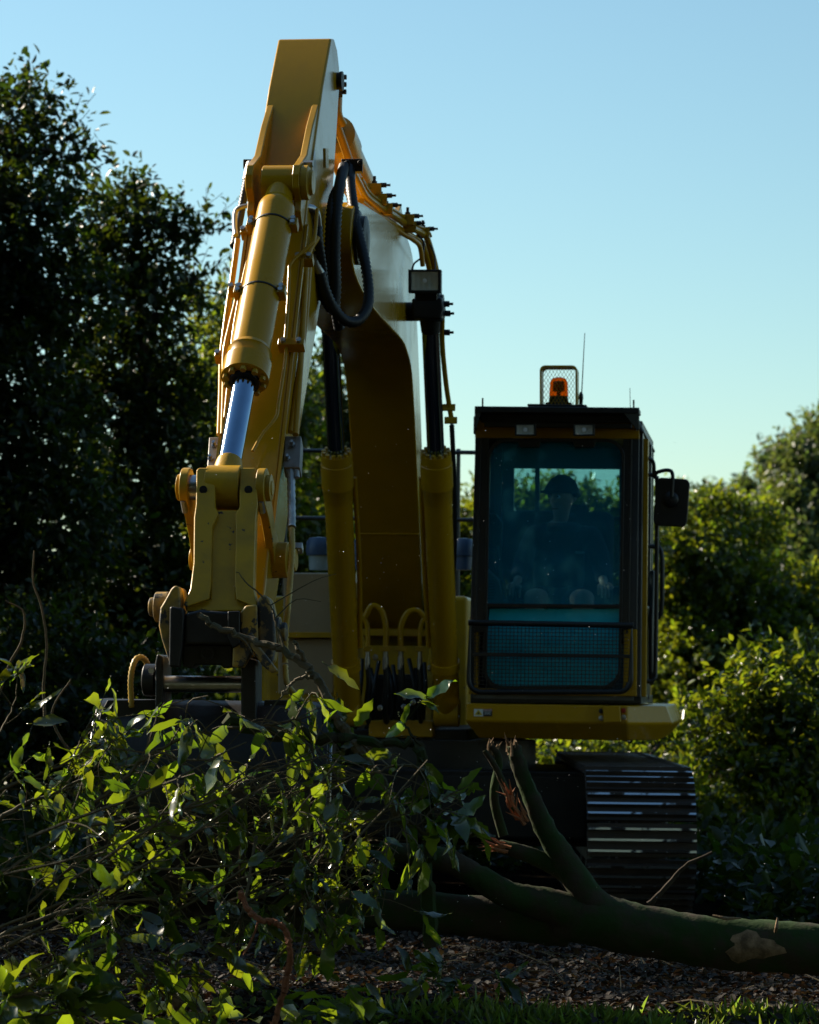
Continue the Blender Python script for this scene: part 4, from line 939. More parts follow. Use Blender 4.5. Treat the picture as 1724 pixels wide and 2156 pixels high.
def leaf_verts(base, d, nrm, ln, wd, rg, fold=.25, curl=.12):
    """six-cornered folded leaves: base, two left, tip, two right"""
    side = unit(np.cross(nrm, d)); nrm = np.cross(d, side)
    L = ln[:, None]; Wd = wd[:, None]
    p0 = base
    mid1 = base + d*L*.34; mid2 = base + d*L*.72 - nrm*L*curl*.5; tip = base + d*L - nrm*L*curl
    l1 = mid1 + side*Wd*.85 + nrm*Wd*fold; l2 = mid2 + side*Wd*.8 + nrm*Wd*fold
    r1 = mid1 - side*Wd*.85 + nrm*Wd*fold; r2 = mid2 - side*Wd*.8 + nrm*Wd*fold
    return np.stack([p0, l1, l2, tip, r2, r1], 1)
def leaf_mesh(name, V6, mat):
    n = len(V6); me = bpy.data.meshes.new(name); vs = V6.reshape(-1, 3)
    o = (np.arange(n)*6)[:, None]
    f = np.stack([o + np.array([0, 1, 2, 3]), o + np.array([0, 3, 4, 5])], 1).reshape(-1, 4)
    quads(me, vs, f); me.materials.append(mat); return me
def clump_leaves(c, rad, ntw, per, tw_len, leaf_len, rg, up=.3, shell=2.4, ratio=.36):
    u = unit(rg.normal(size=(ntw, 3)))
    ph = rg.uniform(0, 6.28, (6,)); kk = rg.normal(size=(6, 3))*3.0
    lump = 1 + .17*np.sin(u @ kk.T + ph).sum(1)/1.7
    r = rg.uniform(0, 1, ntw)**(1/shell)
    org = c + u*np.asarray(rad)*(r*lump)[:, None]
    out = unit(u/np.asarray(rad))
    td = unit(out*.8 + rg.normal(size=(ntw, 3))*.55 + np.array([0, 0, up]))
    tl = tw_len*rg.uniform(.6, 1.4, ntw)
    s = (np.arange(per) + .3)/per
    base = org[:, None, :] + td[:, None, :]*(tl[:, None]*s[None, :])[:, :, None]
    base = base.reshape(-1, 3) + rg.normal(size=(ntw*per, 3))*tw_len*.05
    d = unit(np.repeat(td, per, 0)*.55 + rg.normal(size=(ntw*per, 3))*.75 + np.array([0, 0, -.1]))
    nr = unit(np.array([0, 0, .9]) + rg.normal(size=(ntw*per, 3))*.75)
    ln = leaf_len*rg.uniform(.6, 1.3, ntw*per)
    return leaf_verts(base, d, nr, ln, ln*ratio*.5*2, rg), org, td, tl
def tree(name, label, cat, base, clumps, leaf_len, mat, seed, trunk_r=.12, dens=1.0, per=9, tw=.32, group=None, up=.3, ratio=.26, bark='bark', crown='crown'):
    rg = np.random.default_rng(seed); base = Vector(base)
    t = thing(name, label, cat, base, group or {'tree': 'trees at the forest edge', 'shrub': 'sunlit shrubs'}.get(cat))
    alls = []; wood = B()
    top = max(clumps, key=lambda q: q[0].z)[0]
    ctr = sum((q[0] for q in clumps), V(0, 0, 0))/len(clumps)
    spine = smooth([base - V(0, 0, .1), base.lerp(ctr, .4) + V(rg.normal()*.1, rg.normal()*.1, 0), ctr, ctr.lerp(top, .8)], 6)
    m = len(spine); wood.tube(spine, [trunk_r*(1 - .8*i/(m-1)) for i in range(m)], 9)
    for c, rad in clumps:
        ntw = int(dens*rad[0]*rad[2]*rad[1]**.5*DENS/ (leaf_len/.08)**1.6) + 12
        v6, org, td, tl = clump_leaves(np.array(c), rad, ntw, per, tw, leaf_len, rg, up, ratio=ratio)
        alls.append(v6)
        j = min(range(m), key=lambda i: (spine[i] - c).length + (2 if spine[i].z > c.z else 0))
        a = spine[j]; rr = trunk_r*(1 - .8*j/(m-1))*.6
        lim = smooth([a, a.lerp(c, .5) + V(*(rg.normal(size=3)*.12)), c], 4)
        wood.tube(lim, [rr*(1 - .6*i/(len(lim)-1)) for i in range(len(lim))], 6)
        for q in rg.choice(len(org), min(14, len(org)), replace=False):
            e = Vector(org[q]); wood.tube([c.lerp(e, .0), c.lerp(e, .55) + V(*(rg.normal(size=3)*.05)), e, e + Vector(td[q])*float(tl[q])], [rr*.35, rr*.25, rr*.12, .003], 4, cap=False)
    wood.obj('trunk', M[bark], t)
    V6 = np.concatenate(alls) - np.array(base)
    me = leaf_mesh(crown, V6, M[mat]); o = bpy.data.objects.new(crown, me); COL.objects.link(o); o.parent = t; o['kind'] = 'stuff'
    return len(V6)
DENS = 2400.0
def ce(px, py, rx, ry, d, fd=1.0):      # a clump seen at (px, py) with radii in picture units, d metres away
    k = d/FPX; c_ = .17; f_ = lambda r: max(r*k - c_, r*k*.45); return (at(px, py, d), (f_(rx), f_(max(rx, ry))*fd, f_(ry)))
nl = 0
G = 'trees at the forest edge'
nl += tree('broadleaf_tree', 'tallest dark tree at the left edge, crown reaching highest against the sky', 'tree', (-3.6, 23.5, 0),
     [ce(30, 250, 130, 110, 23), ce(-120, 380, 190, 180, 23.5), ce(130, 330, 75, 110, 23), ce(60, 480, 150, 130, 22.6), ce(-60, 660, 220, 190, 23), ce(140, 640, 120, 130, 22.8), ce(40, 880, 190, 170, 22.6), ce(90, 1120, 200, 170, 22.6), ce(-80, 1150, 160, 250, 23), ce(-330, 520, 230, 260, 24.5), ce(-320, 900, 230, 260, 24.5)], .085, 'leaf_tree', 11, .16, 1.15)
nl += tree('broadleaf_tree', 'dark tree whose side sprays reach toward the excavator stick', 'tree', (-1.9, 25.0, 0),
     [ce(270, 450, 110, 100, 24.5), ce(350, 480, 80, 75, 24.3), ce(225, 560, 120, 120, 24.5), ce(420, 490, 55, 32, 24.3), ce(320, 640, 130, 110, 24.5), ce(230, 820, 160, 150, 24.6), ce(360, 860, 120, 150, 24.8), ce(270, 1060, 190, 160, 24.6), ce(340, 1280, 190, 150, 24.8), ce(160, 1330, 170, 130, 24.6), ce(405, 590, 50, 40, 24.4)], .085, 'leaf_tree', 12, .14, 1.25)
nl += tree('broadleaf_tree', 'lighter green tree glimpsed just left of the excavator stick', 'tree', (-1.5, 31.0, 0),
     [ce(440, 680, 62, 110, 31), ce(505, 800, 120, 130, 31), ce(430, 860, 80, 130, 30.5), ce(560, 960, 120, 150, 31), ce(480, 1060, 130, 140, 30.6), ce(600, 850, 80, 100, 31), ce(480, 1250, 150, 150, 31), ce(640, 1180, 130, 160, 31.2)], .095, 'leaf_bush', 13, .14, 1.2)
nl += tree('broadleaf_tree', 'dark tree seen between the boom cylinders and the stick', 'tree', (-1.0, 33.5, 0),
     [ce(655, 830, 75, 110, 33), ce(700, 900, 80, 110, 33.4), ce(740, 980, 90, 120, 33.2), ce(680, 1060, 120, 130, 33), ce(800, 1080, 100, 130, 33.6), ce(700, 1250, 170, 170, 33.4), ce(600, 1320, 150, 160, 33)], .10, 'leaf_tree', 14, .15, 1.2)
nl += tree('round_bush', 'pale green bush in the gap between boom cylinder and cab', 'bush', (.7, 36.0, 0),
     [ce(975, 1130, 85, 85, 36), ce(900, 1190, 100, 100, 36), ce(1060, 1080, 110, 75, 36), ce(1180, 1090, 130, 85, 36), ce(1000, 1290, 150, 120, 36), ce(1190, 1260, 150, 130, 36), ce(1310, 1120, 90, 110, 36)], .10, 'leaf_bush', 15, .10, 1.2)
nl += tree('broadleaf_tree', 'leafy tree rising just right of the cab mirror', 'tree', (3.5, 38.0, 0),
     [ce(1440, 1090, 75, 60, 38), ce(1510, 1080, 85, 55, 38.2), ce(1400, 1180, 90, 100, 37.6), ce(1490, 1190, 110, 100, 37.6), ce(1590, 1120, 75, 80, 38.4), ce(1430, 1300, 120, 110, 37.6), ce(1560, 1270, 120, 110, 38), ce(1440, 1430, 150, 140, 37.6), ce(1600, 1400, 160, 150, 37.8), ce(1700, 1330, 150, 160, 38.5)], .10, 'leaf_bush', 16, .16, 1.3)
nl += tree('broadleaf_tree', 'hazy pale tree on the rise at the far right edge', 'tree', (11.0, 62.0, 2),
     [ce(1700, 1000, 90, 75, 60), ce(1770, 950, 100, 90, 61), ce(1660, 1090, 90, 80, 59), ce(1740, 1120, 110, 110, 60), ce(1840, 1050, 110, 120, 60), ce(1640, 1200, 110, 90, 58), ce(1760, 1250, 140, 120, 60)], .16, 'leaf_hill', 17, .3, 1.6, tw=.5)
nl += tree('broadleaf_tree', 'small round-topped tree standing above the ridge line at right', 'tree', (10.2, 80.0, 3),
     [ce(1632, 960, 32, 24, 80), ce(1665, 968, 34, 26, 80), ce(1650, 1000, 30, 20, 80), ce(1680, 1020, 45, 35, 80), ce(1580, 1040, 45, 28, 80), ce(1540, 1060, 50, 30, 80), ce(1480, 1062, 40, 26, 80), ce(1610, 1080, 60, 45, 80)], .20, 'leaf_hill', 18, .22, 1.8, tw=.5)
nl += tree('shrub', 'bright sunlit shrub at the right edge beside the track', 'shrub', (2.9, 21.0, 0),
     [ce(1660, 1470, 150, 120, 20.5), ce(1560, 1520, 110, 120, 20.3), ce(1700, 1600, 150, 140, 20.2), ce(1620, 1600, 150, 140, 20.8), ce(1600, 1420, 70, 60, 20.8), ce(1580, 1640, 100, 100, 20), ce(1640, 1740, 130, 80, 19.8), ce(1520, 1600, 60, 60, 20.3), ce(1790, 1560, 120, 160, 20.6), ce(1740, 1390, 50, 60, 20.8)], .075, 'leaf_bush', 19, .05, 1.7, tw=.26, up=.6)
nl += tree('shrub', 'low sunlit shrub showing between cab platform and track', 'shrub', (1.6, 23.5, 0),
     [ce(1180, 1600, 100, 50, 23.5), ce(1290, 1590, 90, 50, 23.4), ce(1400, 1570, 75, 60, 23.2), ce(1440, 1640, 80, 60, 22.8), ce(1120, 1660, 90, 60, 23.5), ce(1440, 1500, 40, 40, 23.6), ce(1510, 1740, 70, 70, 20.4), ce(1400, 1700, 120, 60, 22.8)], .075, 'leaf_bush', 20, .04, 1.6, tw=.26, up=.5)
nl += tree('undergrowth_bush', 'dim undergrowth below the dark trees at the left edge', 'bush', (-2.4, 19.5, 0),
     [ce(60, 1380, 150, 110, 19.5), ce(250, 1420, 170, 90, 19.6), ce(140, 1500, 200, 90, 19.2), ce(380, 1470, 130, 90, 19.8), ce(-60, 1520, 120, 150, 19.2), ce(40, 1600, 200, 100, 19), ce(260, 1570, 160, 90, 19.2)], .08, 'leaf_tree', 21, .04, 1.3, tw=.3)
# the rest of the wood round the clearing, out of frame: it shades the ground, the log and the machine's lower half
def woodland():
    rg = np.random.default_rng(77); vv = []; wood = B()
    spots = [(x, y, h, w, .16, .4, 9, .4) for x, y, h, w in ((-5.9, 19.9, 8.2, 1.5), (-7.0, 20.8, 9.0, 1.7), (-8.2, 18.9, 7.3, 1.2), (-6.6, 23.0, 8.5, 1.6), (-11.5, 19.0, 8.0, 1.8), (-6.3, 14.0, 3.75, 1.0))]
    spots += [(x, -8.0 + .012*x*x, 17.5 + (i*37 % 11)*.4, 4.2, .38, .28, 7, .8) for i, x in enumerate((-15, -10.5, -6, -1.5, 3, 7.5, 12, 16.5))]
    for x, y, h, w, ll, dn, per, tw in spots:
        wood.tube(smooth([(x, y, -.1), (x+.1, y, h*.4), (x, y+.1, h*.8)], 4), [.18 - .012*k for k in range(9)], 8)
        for c, r in (((x, y, h-w), (w, w, w)), ((x+.35*w, y-.5, h*.52), (w, w, w*.95)), ((x-.35*w, y+.5, h*.57), (w, w, w)), ((x, y+.2, h*.3), (w*1.1, w*1.1, w*.95))):
            ntw = int(dn*900*r[0]*r[2]*r[1]**.5/(ll/.08)**1.6) + 12
            vv.append(clump_leaves(np.array(c), r, ntw, per, tw, ll, rg, ratio=.26)[0])
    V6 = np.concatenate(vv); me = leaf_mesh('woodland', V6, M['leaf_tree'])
    o = bpy.data.objects.new('woodland', me); COL.objects.link(o); o['kind'] = 'stuff'; o['label'] = 'dark woodland closing in the clearing around the machine'; o['category'] = 'woodland'
    wd = wood.obj('woodland_trunks', M['bark'], None); wd['kind'] = 'stuff'; wd['label'] = 'trunks of the dark woodland around the clearing'; wd['category'] = 'woodland'
woodland()
# wooded rise behind everything
def build_hill():
    b = B(); xs = np.linspace(-60, 70, 90); rows = []
    for j, yy in enumerate(np.linspace(44, 110, 14)):
        t = min(1, j/6.0); row = []
        for x in xs:
            base = 3.2 + .045*max(0, x-4)*(1 if x < 40 else 1) * 1.6 + .05*max(0, -x-2)
            row.append((x, yy, -.3 + t*(base + .5*math.sin(x*.35) + .35*math.sin(x*1.1 + j) + .25*math.sin(x*2.3+1.7*j))))
        rows.append(row)
    n = len(xs); vs = [p for r in rows for p in r]
    b.add(vs, [(j*n+i, j*n+i+1, (j+1)*n+i+1, (j+1)*n+i) for j in range(13) for i in range(n-1)])
    o = b.obj('hill', M['hill_soil'], None, sharp=180); o['kind'] = 'structure'
surf('hill_soil', (0.010, 0.015, 0.005), (0.006, 0.009, 0.004), 0.95, scale=.8, bmp=1.0, bscale=3, spec=0.0)
build_hill()
def hill_wood():
    rg = np.random.default_rng(88); vv = []
    for i in range(90):
        x = -27 + 60*i/89 + rg.uniform(-.5, .5); y = rg.uniform(43, 56); z = .3 + max(0, (y-44))*.06 + max(0, x-6)*.05 + rg.uniform(-.2, .5)
        r = rg.uniform(1.2, 1.7); vv.append(clump_leaves(np.array((x, y, z + .3)), (r*1.2, r, r), 120, 8, .6, .28, rg, ratio=.28)[0])
    me = leaf_mesh('hillside_wood', np.concatenate(vv), M['leaf_tree']); o = bpy.data.objects.new('hillside_wood', me); COL.objects.link(o)
    o['kind'] = 'stuff'; o['label'] = 'low dark wood covering the rise far behind the excavator'; o['category'] = 'woodland'
hill_wood()
# ================================================================== felled branches, log, leaves on the near ground
frng = np.random.default_rng(99)
def big_leaf(seed, kind):
    rg = np.random.default_rng(seed); b = B(); S = 8
    bend = rg.uniform(-.1, .55); twist = rg.uniform(-.6, .6); fold = rg.uniform(.1, .5); wav = rg.uniform(.02, .07); ph = rg.uniform(0, 6.28)
    Wd = {'wide': .19, 'long': .125, 'tooth': .17}[kind]*rg.uniform(.85, 1.15)
    vs = []
    for i in range(S):
        s = i/(S-1)
        w = Wd*(math.sin(math.pi*min(1, .04 + s**.85*.97))**.75)
        if kind == 'tooth': w *= (1.18 if i % 2 else .8)
        if kind == 'wide': w *= (1.1 if i % 3 == 1 else .95)
        z = -bend*s*s*.6 + wav*.5*math.sin(ph + s*7)
        y = s*(1 - .12*bend*s)
        tw = twist*(s-.2)
        for k in (-1, 0, 1):
            e = wav*math.sin(ph + s*11 + k*2.1) if k else 0
            xx = k*w; zz = abs(k)*w*fold + e
            vs.append((xx*math.cos(tw) - zz*math.sin(tw), y, z + xx*math.sin(tw) + zz*math.cos(tw)))
    fs = []
    for i in range(S-1):
        a = i*3; fs += [(a, a+1, a+4, a+3), (a+1, a+2, a+5, a+4)]
    b.add(vs, fs); b.tube([(0, -.18, .02), (0, 0, 0)], [.012, .01], 4)
    me = b.mesh('leaf', sharp=180); me.materials.append(M['leaf_cut']); return me
LEAF = {k: [big_leaf(100*j + i, k) for i in range(8)] for j, k in enumerate(('wide', 'long', 'tooth'))}
def put_leaf(parent, org, p, d, nrm, ln, kind, i):
    d = d.normalized(); x = d.cross(nrm)
    if x.length < 1e-3: x = d.orthogonal()
    x.normalize(); z = x.cross(d)
    o = bpy.data.objects.new('leaf', LEAF[kind][i % 8]); COL.objects.link(o); o.parent = parent
    o.matrix_basis = Matrix.Translation(p - org) @ (Matrix((x, d, z)).transposed() * ln).to_4x4()
def rv(rg, s=1.0): return Vector(rg.normal(size=3)*s)
def branch(name, label, cat, mains, ntwig, nleaf, seed, kind='wide', size=.12, tl=(.12, .34), droop=.35, bark='twig_bark', spread=.8, endonly=False, group=None, zmin=.03):
    """mains: list of (points, r0, r1); twigs and single leaves grow along them"""
    rg = np.random.default_rng(seed)
    paths = [smooth([at(*p) for p in pts], 6) for pts, _, _ in mains]
    allp = [q for P in paths for q in P]
    lo = min(allp, key=lambda q: q.z); base = V(lo.x, lo.y, lo.z)
    t = thing(name, label, cat, base, group or ('cut branches heaped before the bucket' if cat == 'branch' else None))
    stem = B(); ends = []
    for P, (_, r0, r1) in zip(paths, mains):
        m = len(P); jit = [Vector(rg.normal(size=3))*r0*.35 for _ in P]
        stem.tube([p + j for p, j in zip(P, jit)], [(r0 + (r1-r0)*i/(m-1))*rg.uniform(.9, 1.1) for i in range(m)], 8 if r0 > .008 else 5)
    lens = [sum((b_-a_).length for a_, b_ in zip(P, P[1:])) for P in paths]; tot = sum(lens)
    for k in range(ntwig):
        j = rg.choice(len(paths), p=np.array(lens)/tot); P = paths[j]
        i = int(rg.integers(1, len(P)-1)); tan = (P[i+1]-P[i-1]).normalized()
        d = (tan*.55 + rv(rg, spread*.6) + V(0, 0, -.1)).normalized(); L_ = rg.uniform(*tl)
        a = P[i]; pts = [a, a + d*L_*.5 + rv(rg, L_*.06), a + d*L_ - V(0, 0, L_*droop*.4) + rv(rg, L_*.08)]
        Q = smooth(pts, 3); stem.tube(Q, [.0032*(1-.6*q/(len(Q)-1)) for q in range(len(Q))], 4, cap=False)
        ends.append(Q)
    stem.obj('stem', M[bark], t)
    if not ends: ends = paths
    for k in range(nleaf):
        Q = ends[int(rg.integers(len(ends)))]
        f = rg.uniform(.25, 1)**.5; i = min(len(Q)-2, int(f*(len(Q)-1))); p = Q[i].lerp(Q[i+1], rg.uniform(0, 1))
        td = (Q[i+1]-Q[i]).normalized()
        d = td*.5 + rv(rg, .55) + V(0, 0, -droop); nrm = rv(rg, .7) + V(0, 0, .5) + V(0, -.2, 0)
        if p.z < zmin:
            if rg.uniform() < .75: continue
            p.z = zmin + rg.uniform(0, .03)
        put_leaf(t, base, p, d, nrm, size*rg.uniform(.5, 1.3), ('long' if (kind == 'wide' and rg.uniform() < .45) else kind), int(rg.integers(8)))
    return t
D1 = 10.25
# long bare limb hanging across the coupler
lb = branch('bare_limb', 'bare crooked limb rising in front of the bucket coupler', 'branch',
  [([(416, 1291, 10.5), (452, 1318, 10.48), (505, 1337, 10.45), (560, 1358, 10.42), (602, 1374, 10.4), (640, 1402, 10.38), (668, 1430, 10.36), (694, 1478, 10.34), (714, 1520, 10.32), (740, 1560, 10.3), (775, 1605, 10.3), (812, 1665, 10.3), (850, 1740, 10.32)], .011, .022),
   ([(645, 1404, 10.38), (632, 1378, 10.36), (618, 1348, 10.34)], .012, .007),
   ([(602, 1374, 10.4), (580, 1310, 10.4), (572, 1280, 10.4), (545, 1250, 10.4), (520, 1228, 10.4), (497, 1203, 10.4)], .005, .002),
   ([(660, 1422, 10.36), (625, 1432, 10.34), (604, 1450, 10.32), (588, 1468, 10.32)], .008, .003)], 5, 0, 201, 'tooth', .13, droop=.7)
for (x, y, dx, dz, ln, i) in ((700, 1500, .1, -1, .13, 1), (728, 1530, .5, -.9, .12, 2), (748, 1528, .6, .9, .12, 3), (690, 1402, .8, -.5, .15, 4), (640, 1452, -.6, -.6, .10, 5), (712, 1470, .3, -.9, .11, 0)):
    put_leaf(lb, lb.location.copy(), at(x, y, 10.33), V(dx, -.25, dz), V(.3, -.7, .4), ln, 'tooth', i)
branch('mossy_limb', 'mossy horizontal limb with an upright stub, above the heap', 'branch',
  [([(470, 1520, 10.3), (560, 1543, 10.3), (640, 1553, 10.3), (740, 1556, 10.3), (820, 1562, 10.3), (886, 1570, 10.32)], .026, .014),
   ([(884, 1572, 10.3), (890, 1620, 10.3), (900, 1690, 10.3), (903, 1760, 10.32), (900, 1850, 10.35), (905, 1990, 10.4)], .020, .028),
   ([(886, 1570, 10.3), (866, 1545, 10.3), (845, 1512, 10.3), (838, 1500, 10.3)], .006, .003)], 10, 26, 202, 'wide', .12, bark='mossy_bark')
branch('leafy_branch', 'leafy branch with silvery hanging leaves against the dark bucket', 'branch',
  [([(200, 1690, 10.2), (260, 1640, 10.2), (330, 1580, 10.2), (420, 1545, 10.2), (520, 1530, 10.2), (600, 1520, 10.2), (660, 1505, 10.2)], .008, .003),
   ([(300, 1610, 10.25), (315, 1560, 10.2), (330, 1510, 10.2), (345, 1480, 10.2)], .005, .002),
   ([(330, 1580, 10.2), (390, 1600, 10.15), (470, 1600, 10.1), (560, 1620, 10.1), (650, 1600, 10.1), (720, 1580, 10.1)], .005, .002)], 64, 105, 203, 'wide', .125, droop=.85)
branch('leafy_branch', 'sunlit leafy spray hanging below the upright mossy stub', 'branch',
  [([(900, 1760, 10.2), (860, 1730, 10.15), (800, 1730, 10.1), (740, 1740, 10.05), (680, 1755, 10.0), (600, 1775, 10.0)], .007, .002),
   ([(890, 1620, 10.2), (840, 1610, 10.15), (780, 1630, 10.1), (720, 1640, 10.1), (640, 1660, 10.1)], .006, .002),
   ([(860, 1730, 10.1), (820, 1780, 10.05), (780, 1820, 10.0)], .004, .002)], 60, 80, 204, 'wide', .12, droop=.6)
branch('leafy_sprig', 'sprig of long toothed leaves pointing right in front of the track frame', 'branch',
  [([(880, 1740, 10.2), (915, 1700, 10.2), (945, 1675, 10.2), (975, 1660, 10.2)], .005, .002), ([(915, 1700, 10.2), (950, 1710, 10.15), (985, 1720, 10.1)], .004, .002)], 8, 24, 205, 'tooth', .15, (.05, .12), droop=.2)
branch('leafy_branch', 'dense leafy branch at the left edge of the heap', 'branch',
  [([(-60, 1760, 10.3), (40, 1700, 10.3), (130, 1660, 10.3), (220, 1620, 10.3)], .010, .003), ([(-60, 1680, 10.4), (60, 1640, 10.4), (150, 1600, 10.4), (190, 1560, 10.4)], .008, .003),
   ([(-40, 1860, 10.2), (80, 1790, 10.2), (190, 1730, 10.2), (300, 1690, 10.2)], .008, .003), ([(60, 1900, 10.1), (160, 1820, 10.1), (260, 1780, 10.1)], .006, .003)], 90, 200, 206, 'wide', .10, droop=.35)
fan = []
fr_ = np.random.default_rng(5)
for (x0, y0, x1, y1) in ((-30, 1965, 590, 1640), (20, 1990, 640, 1600), (120, 1870, 560, 1600), (200, 2010, 700, 1700), (300, 1960, 720, 1590), (330, 1900, 830, 1700), (-30, 1850, 430, 1690), (60, 1760, 520, 1560), (420, 2040, 800, 1640), (480, 1900, 880, 1700), (560, 1990, 700, 1740), (600, 1930, 900, 1600), (-30, 2010, 380, 1830), (180, 1740, 700, 1560), (540, 1760, 500, 1990), (250, 1830, 640, 1790)):
    d = fr_.uniform(9.75, 10.15); mx, my = (x0+x1)/2 + fr_.uniform(-20, 20), (y0+y1)/2 + fr_.uniform(5, 45)
    fan.append(([(x0, y0, d+.1), (mx, my, d), (x1, y1, d+.05)], .0065, .0026))
branch('twiggy_branch', 'fan of thin pale twigs crossing the front of the heap', 'branch', fan, 110, 70, 207, 'wide', .10, (.1, .25), spread=.5)
branch('leafy_branch', 'leafy branch low in the middle of the heap, beside the red root', 'branch',
  [([(420, 1950, 10.0), (520, 1900, 10.0), (620, 1860, 10.0), (720, 1830, 10.0)], .007, .002), ([(560, 2040, 10.0), (640, 1960, 10.0), (720, 1900, 10.0), (790, 1880, 10.0)], .006, .002),
   ([(620, 1860, 10.0), (660, 1920, 9.95), (700, 1990, 9.95)], .005, .002)], 64, 80, 208, 'tooth', .12, droop=.5)
branch('leafy_branch', 'shaded leafy branch low at the left of the heap', 'branch',
  [([(-40, 1990, 10.0), (100, 1930, 10.0), (240, 1900, 10.0), (380, 1890, 10.0), (500, 1900, 10.0)], .009, .003), ([(40, 2060, 9.95), (180, 2000, 9.95), (320, 1980, 9.95), (450, 2000, 9.95)], .007, .003),
   ([(200, 2060, 9.9), (330, 2050, 9.9), (460, 2060, 9.9)], .005, .003)], 90, 110, 209, 'wide', .13, droop=.5)
branch('seedling', 'small leafy seedling on the ground below the log', 'plant',
  [([(930, 2110, 10.4), (945, 2070, 10.4), (960, 2045, 10.4)], .004, .002), ([(945, 2075, 10.4), (990, 2060, 10.4), (1035, 2050, 10.4)], .003, .002), ([(940, 2080, 10.4), (900, 2060, 10.4), (868, 2050, 10.4)], .003, .002)], 8, 34, 210, 'wide', .11, (.04, .1), droop=.2)
bl_ = branch('toothed_sprig', 'cluster of large glossy toothed leaves in the bottom left corner', 'branch',
  [([(-60, 2120, 9.9), (20, 2100, 9.9), (90, 2090, 9.9), (160, 2095, 9.9)], .009, .004), ([(-30, 2160, 9.85), (60, 2140, 9.85), (140, 2130, 9.85), (210, 2120, 9.85)], .006, .003), ([(40, 2100, 9.9), (80, 2060, 9.9), (120, 2035, 9.9)], .005, .003)], 16, 56, 211, 'tooth', .185, (.04, .12), droop=-.15)
branch('leafy_sprig', 'backlit sprig rising at the left edge above the heap', 'branch',
  [([(-40, 1620, 10.6), (0, 1540, 10.6), (30, 1480, 10.6), (35, 1440, 10.6)], .005, .002), ([(120, 1680, 10.5), (150, 1600, 10.5), (180, 1540, 10.5), (190, 1520, 10.5)], .005, .002)], 16, 58, 212, 'wide', .13, (.05, .16), droop=.1)
branch('leafy_branch', 'leafy twigs at the centre of the heap before the bucket shell', 'branch',
  [([(330, 1860, 10.35), (420, 1790, 10.35), (520, 1740, 10.35), (620, 1710, 10.35)], .007, .002), ([(250, 1790, 10.4), (350, 1720, 10.4), (450, 1680, 10.4), (560, 1650, 10.4)], .006, .002)], 80, 60, 213, 'wide', .105, droop=.55)
# red-brown root
P = smooth([at(x, y, d) for x, y, d in ((505, 1880, 9.72), (520, 1912, 9.7), (545, 1936, 9.68), (578, 1942, 9.68), (602, 1962, 9.68), (611, 2000, 9.68), (606, 2040, 9.7), (598, 2085, 9.72), (588, 2120, 9.74), (575, 2170, 9.76))], 8)
rt_ = thing('root', 'reddish brown crooked root hanging to the ground before the heap', 'root', P[-1])
B().tube([p + rv(frng, .0022) for p in P], [.0105*frng.uniform(.8, 1.2) for _ in P], 8).obj('stem', M['vine_bark'], rt_)
B().tube(smooth([P[16], P[16] + V(-.02, 0, -.06), P[16] + V(-.05, -.01, -.12)], 4), [.004]*8 + [.002], 6).obj('rootlet', M['vine_bark'], rt_)
# ---------------- felled tree: trunk and limbs
DL = 11.0
ft = thing('felled_tree', 'mossy felled tree trunk lying across the foreground with forked broken limbs', 'log', at(1500, 2030, DL))
def limb(name, pts, mat, n=14, rough=.06):
    P = smooth([at(x, y, d) for x, y, d, r in pts], 6); rs = []
    R_ = [r for *_, r in pts]
    for i in range(len(R_)-1):
        for j in range(6): rs.append(R_[i] + (R_[i+1]-R_[i])*j/6)
    rs.append(R_[-1]); b = B(); rings = []
    b.tube(P, rs, n)
    vs = []
    for (x, y, z) in b.v:
        q = frng.normal(size=3)*rs[0]*rough*.5; vs.append((x+q[0], y+q[1], z+q[2]))
    b.v = vs; return b.obj(name, mat, ft, sharp=70)
MB = M['mossy_bark']
limb('trunk', [(1800, 2010, 11.0, .095), (1680, 1995, 11.0, .098), (1560, 1990, 11.0, .10), (1440, 1975, 11.0, .098), (1330, 1955, 11.0, .10), (1250, 1935, 11.0, .105), (1180, 1930, 11.05, .09)], MB, 20)
limb('limb', [(1300, 1950, 10.98, .075), (1240, 1890, 10.98, .06), (1195, 1820, 11.0, .052), (1150, 1750, 11.0, .042), (1115, 1670, 11.0, .034), (1092, 1610, 11.0, .03), (1080, 1570, 11.0, .026)], MB)
limb('limb', [(1240, 1935, 11.0, .085), (1150, 1905, 10.98, .065), (1080, 1888, 10.96, .055), (1010, 1850, 10.95, .048), (950, 1815, 10.95, .044), (880, 1800, 10.95, .042), (800, 1790, 10.95, .035)], MB)
limb('limb', [(1210, 1850, 11.02, .04), (1150, 1815, 11.02, .034), (1090, 1792, 11.0, .03), (1050, 1782, 11.0, .026)], MB)
limb('limb', [(1200, 1945, 11.08, .09), (1080, 1935, 11.1, .085), (960, 1925, 11.1, .08), (820, 1915, 11.1, .075), (650, 1920, 11.1, .06), (450, 1950, 11.1, .05)], MB)
limb('limb', [(1060, 1760, 11.2, .02), (1040, 1680, 11.2, .018), (1050, 1600, 11.2, .015), (1035, 1572, 11.2, .012)], MB)
limb('limb', [(1090, 1720, 11.15, .016), (1055, 1640, 11.15, .013), (1040, 1610, 11.15, .012), (1020, 1580, 11.15, .01)], MB)
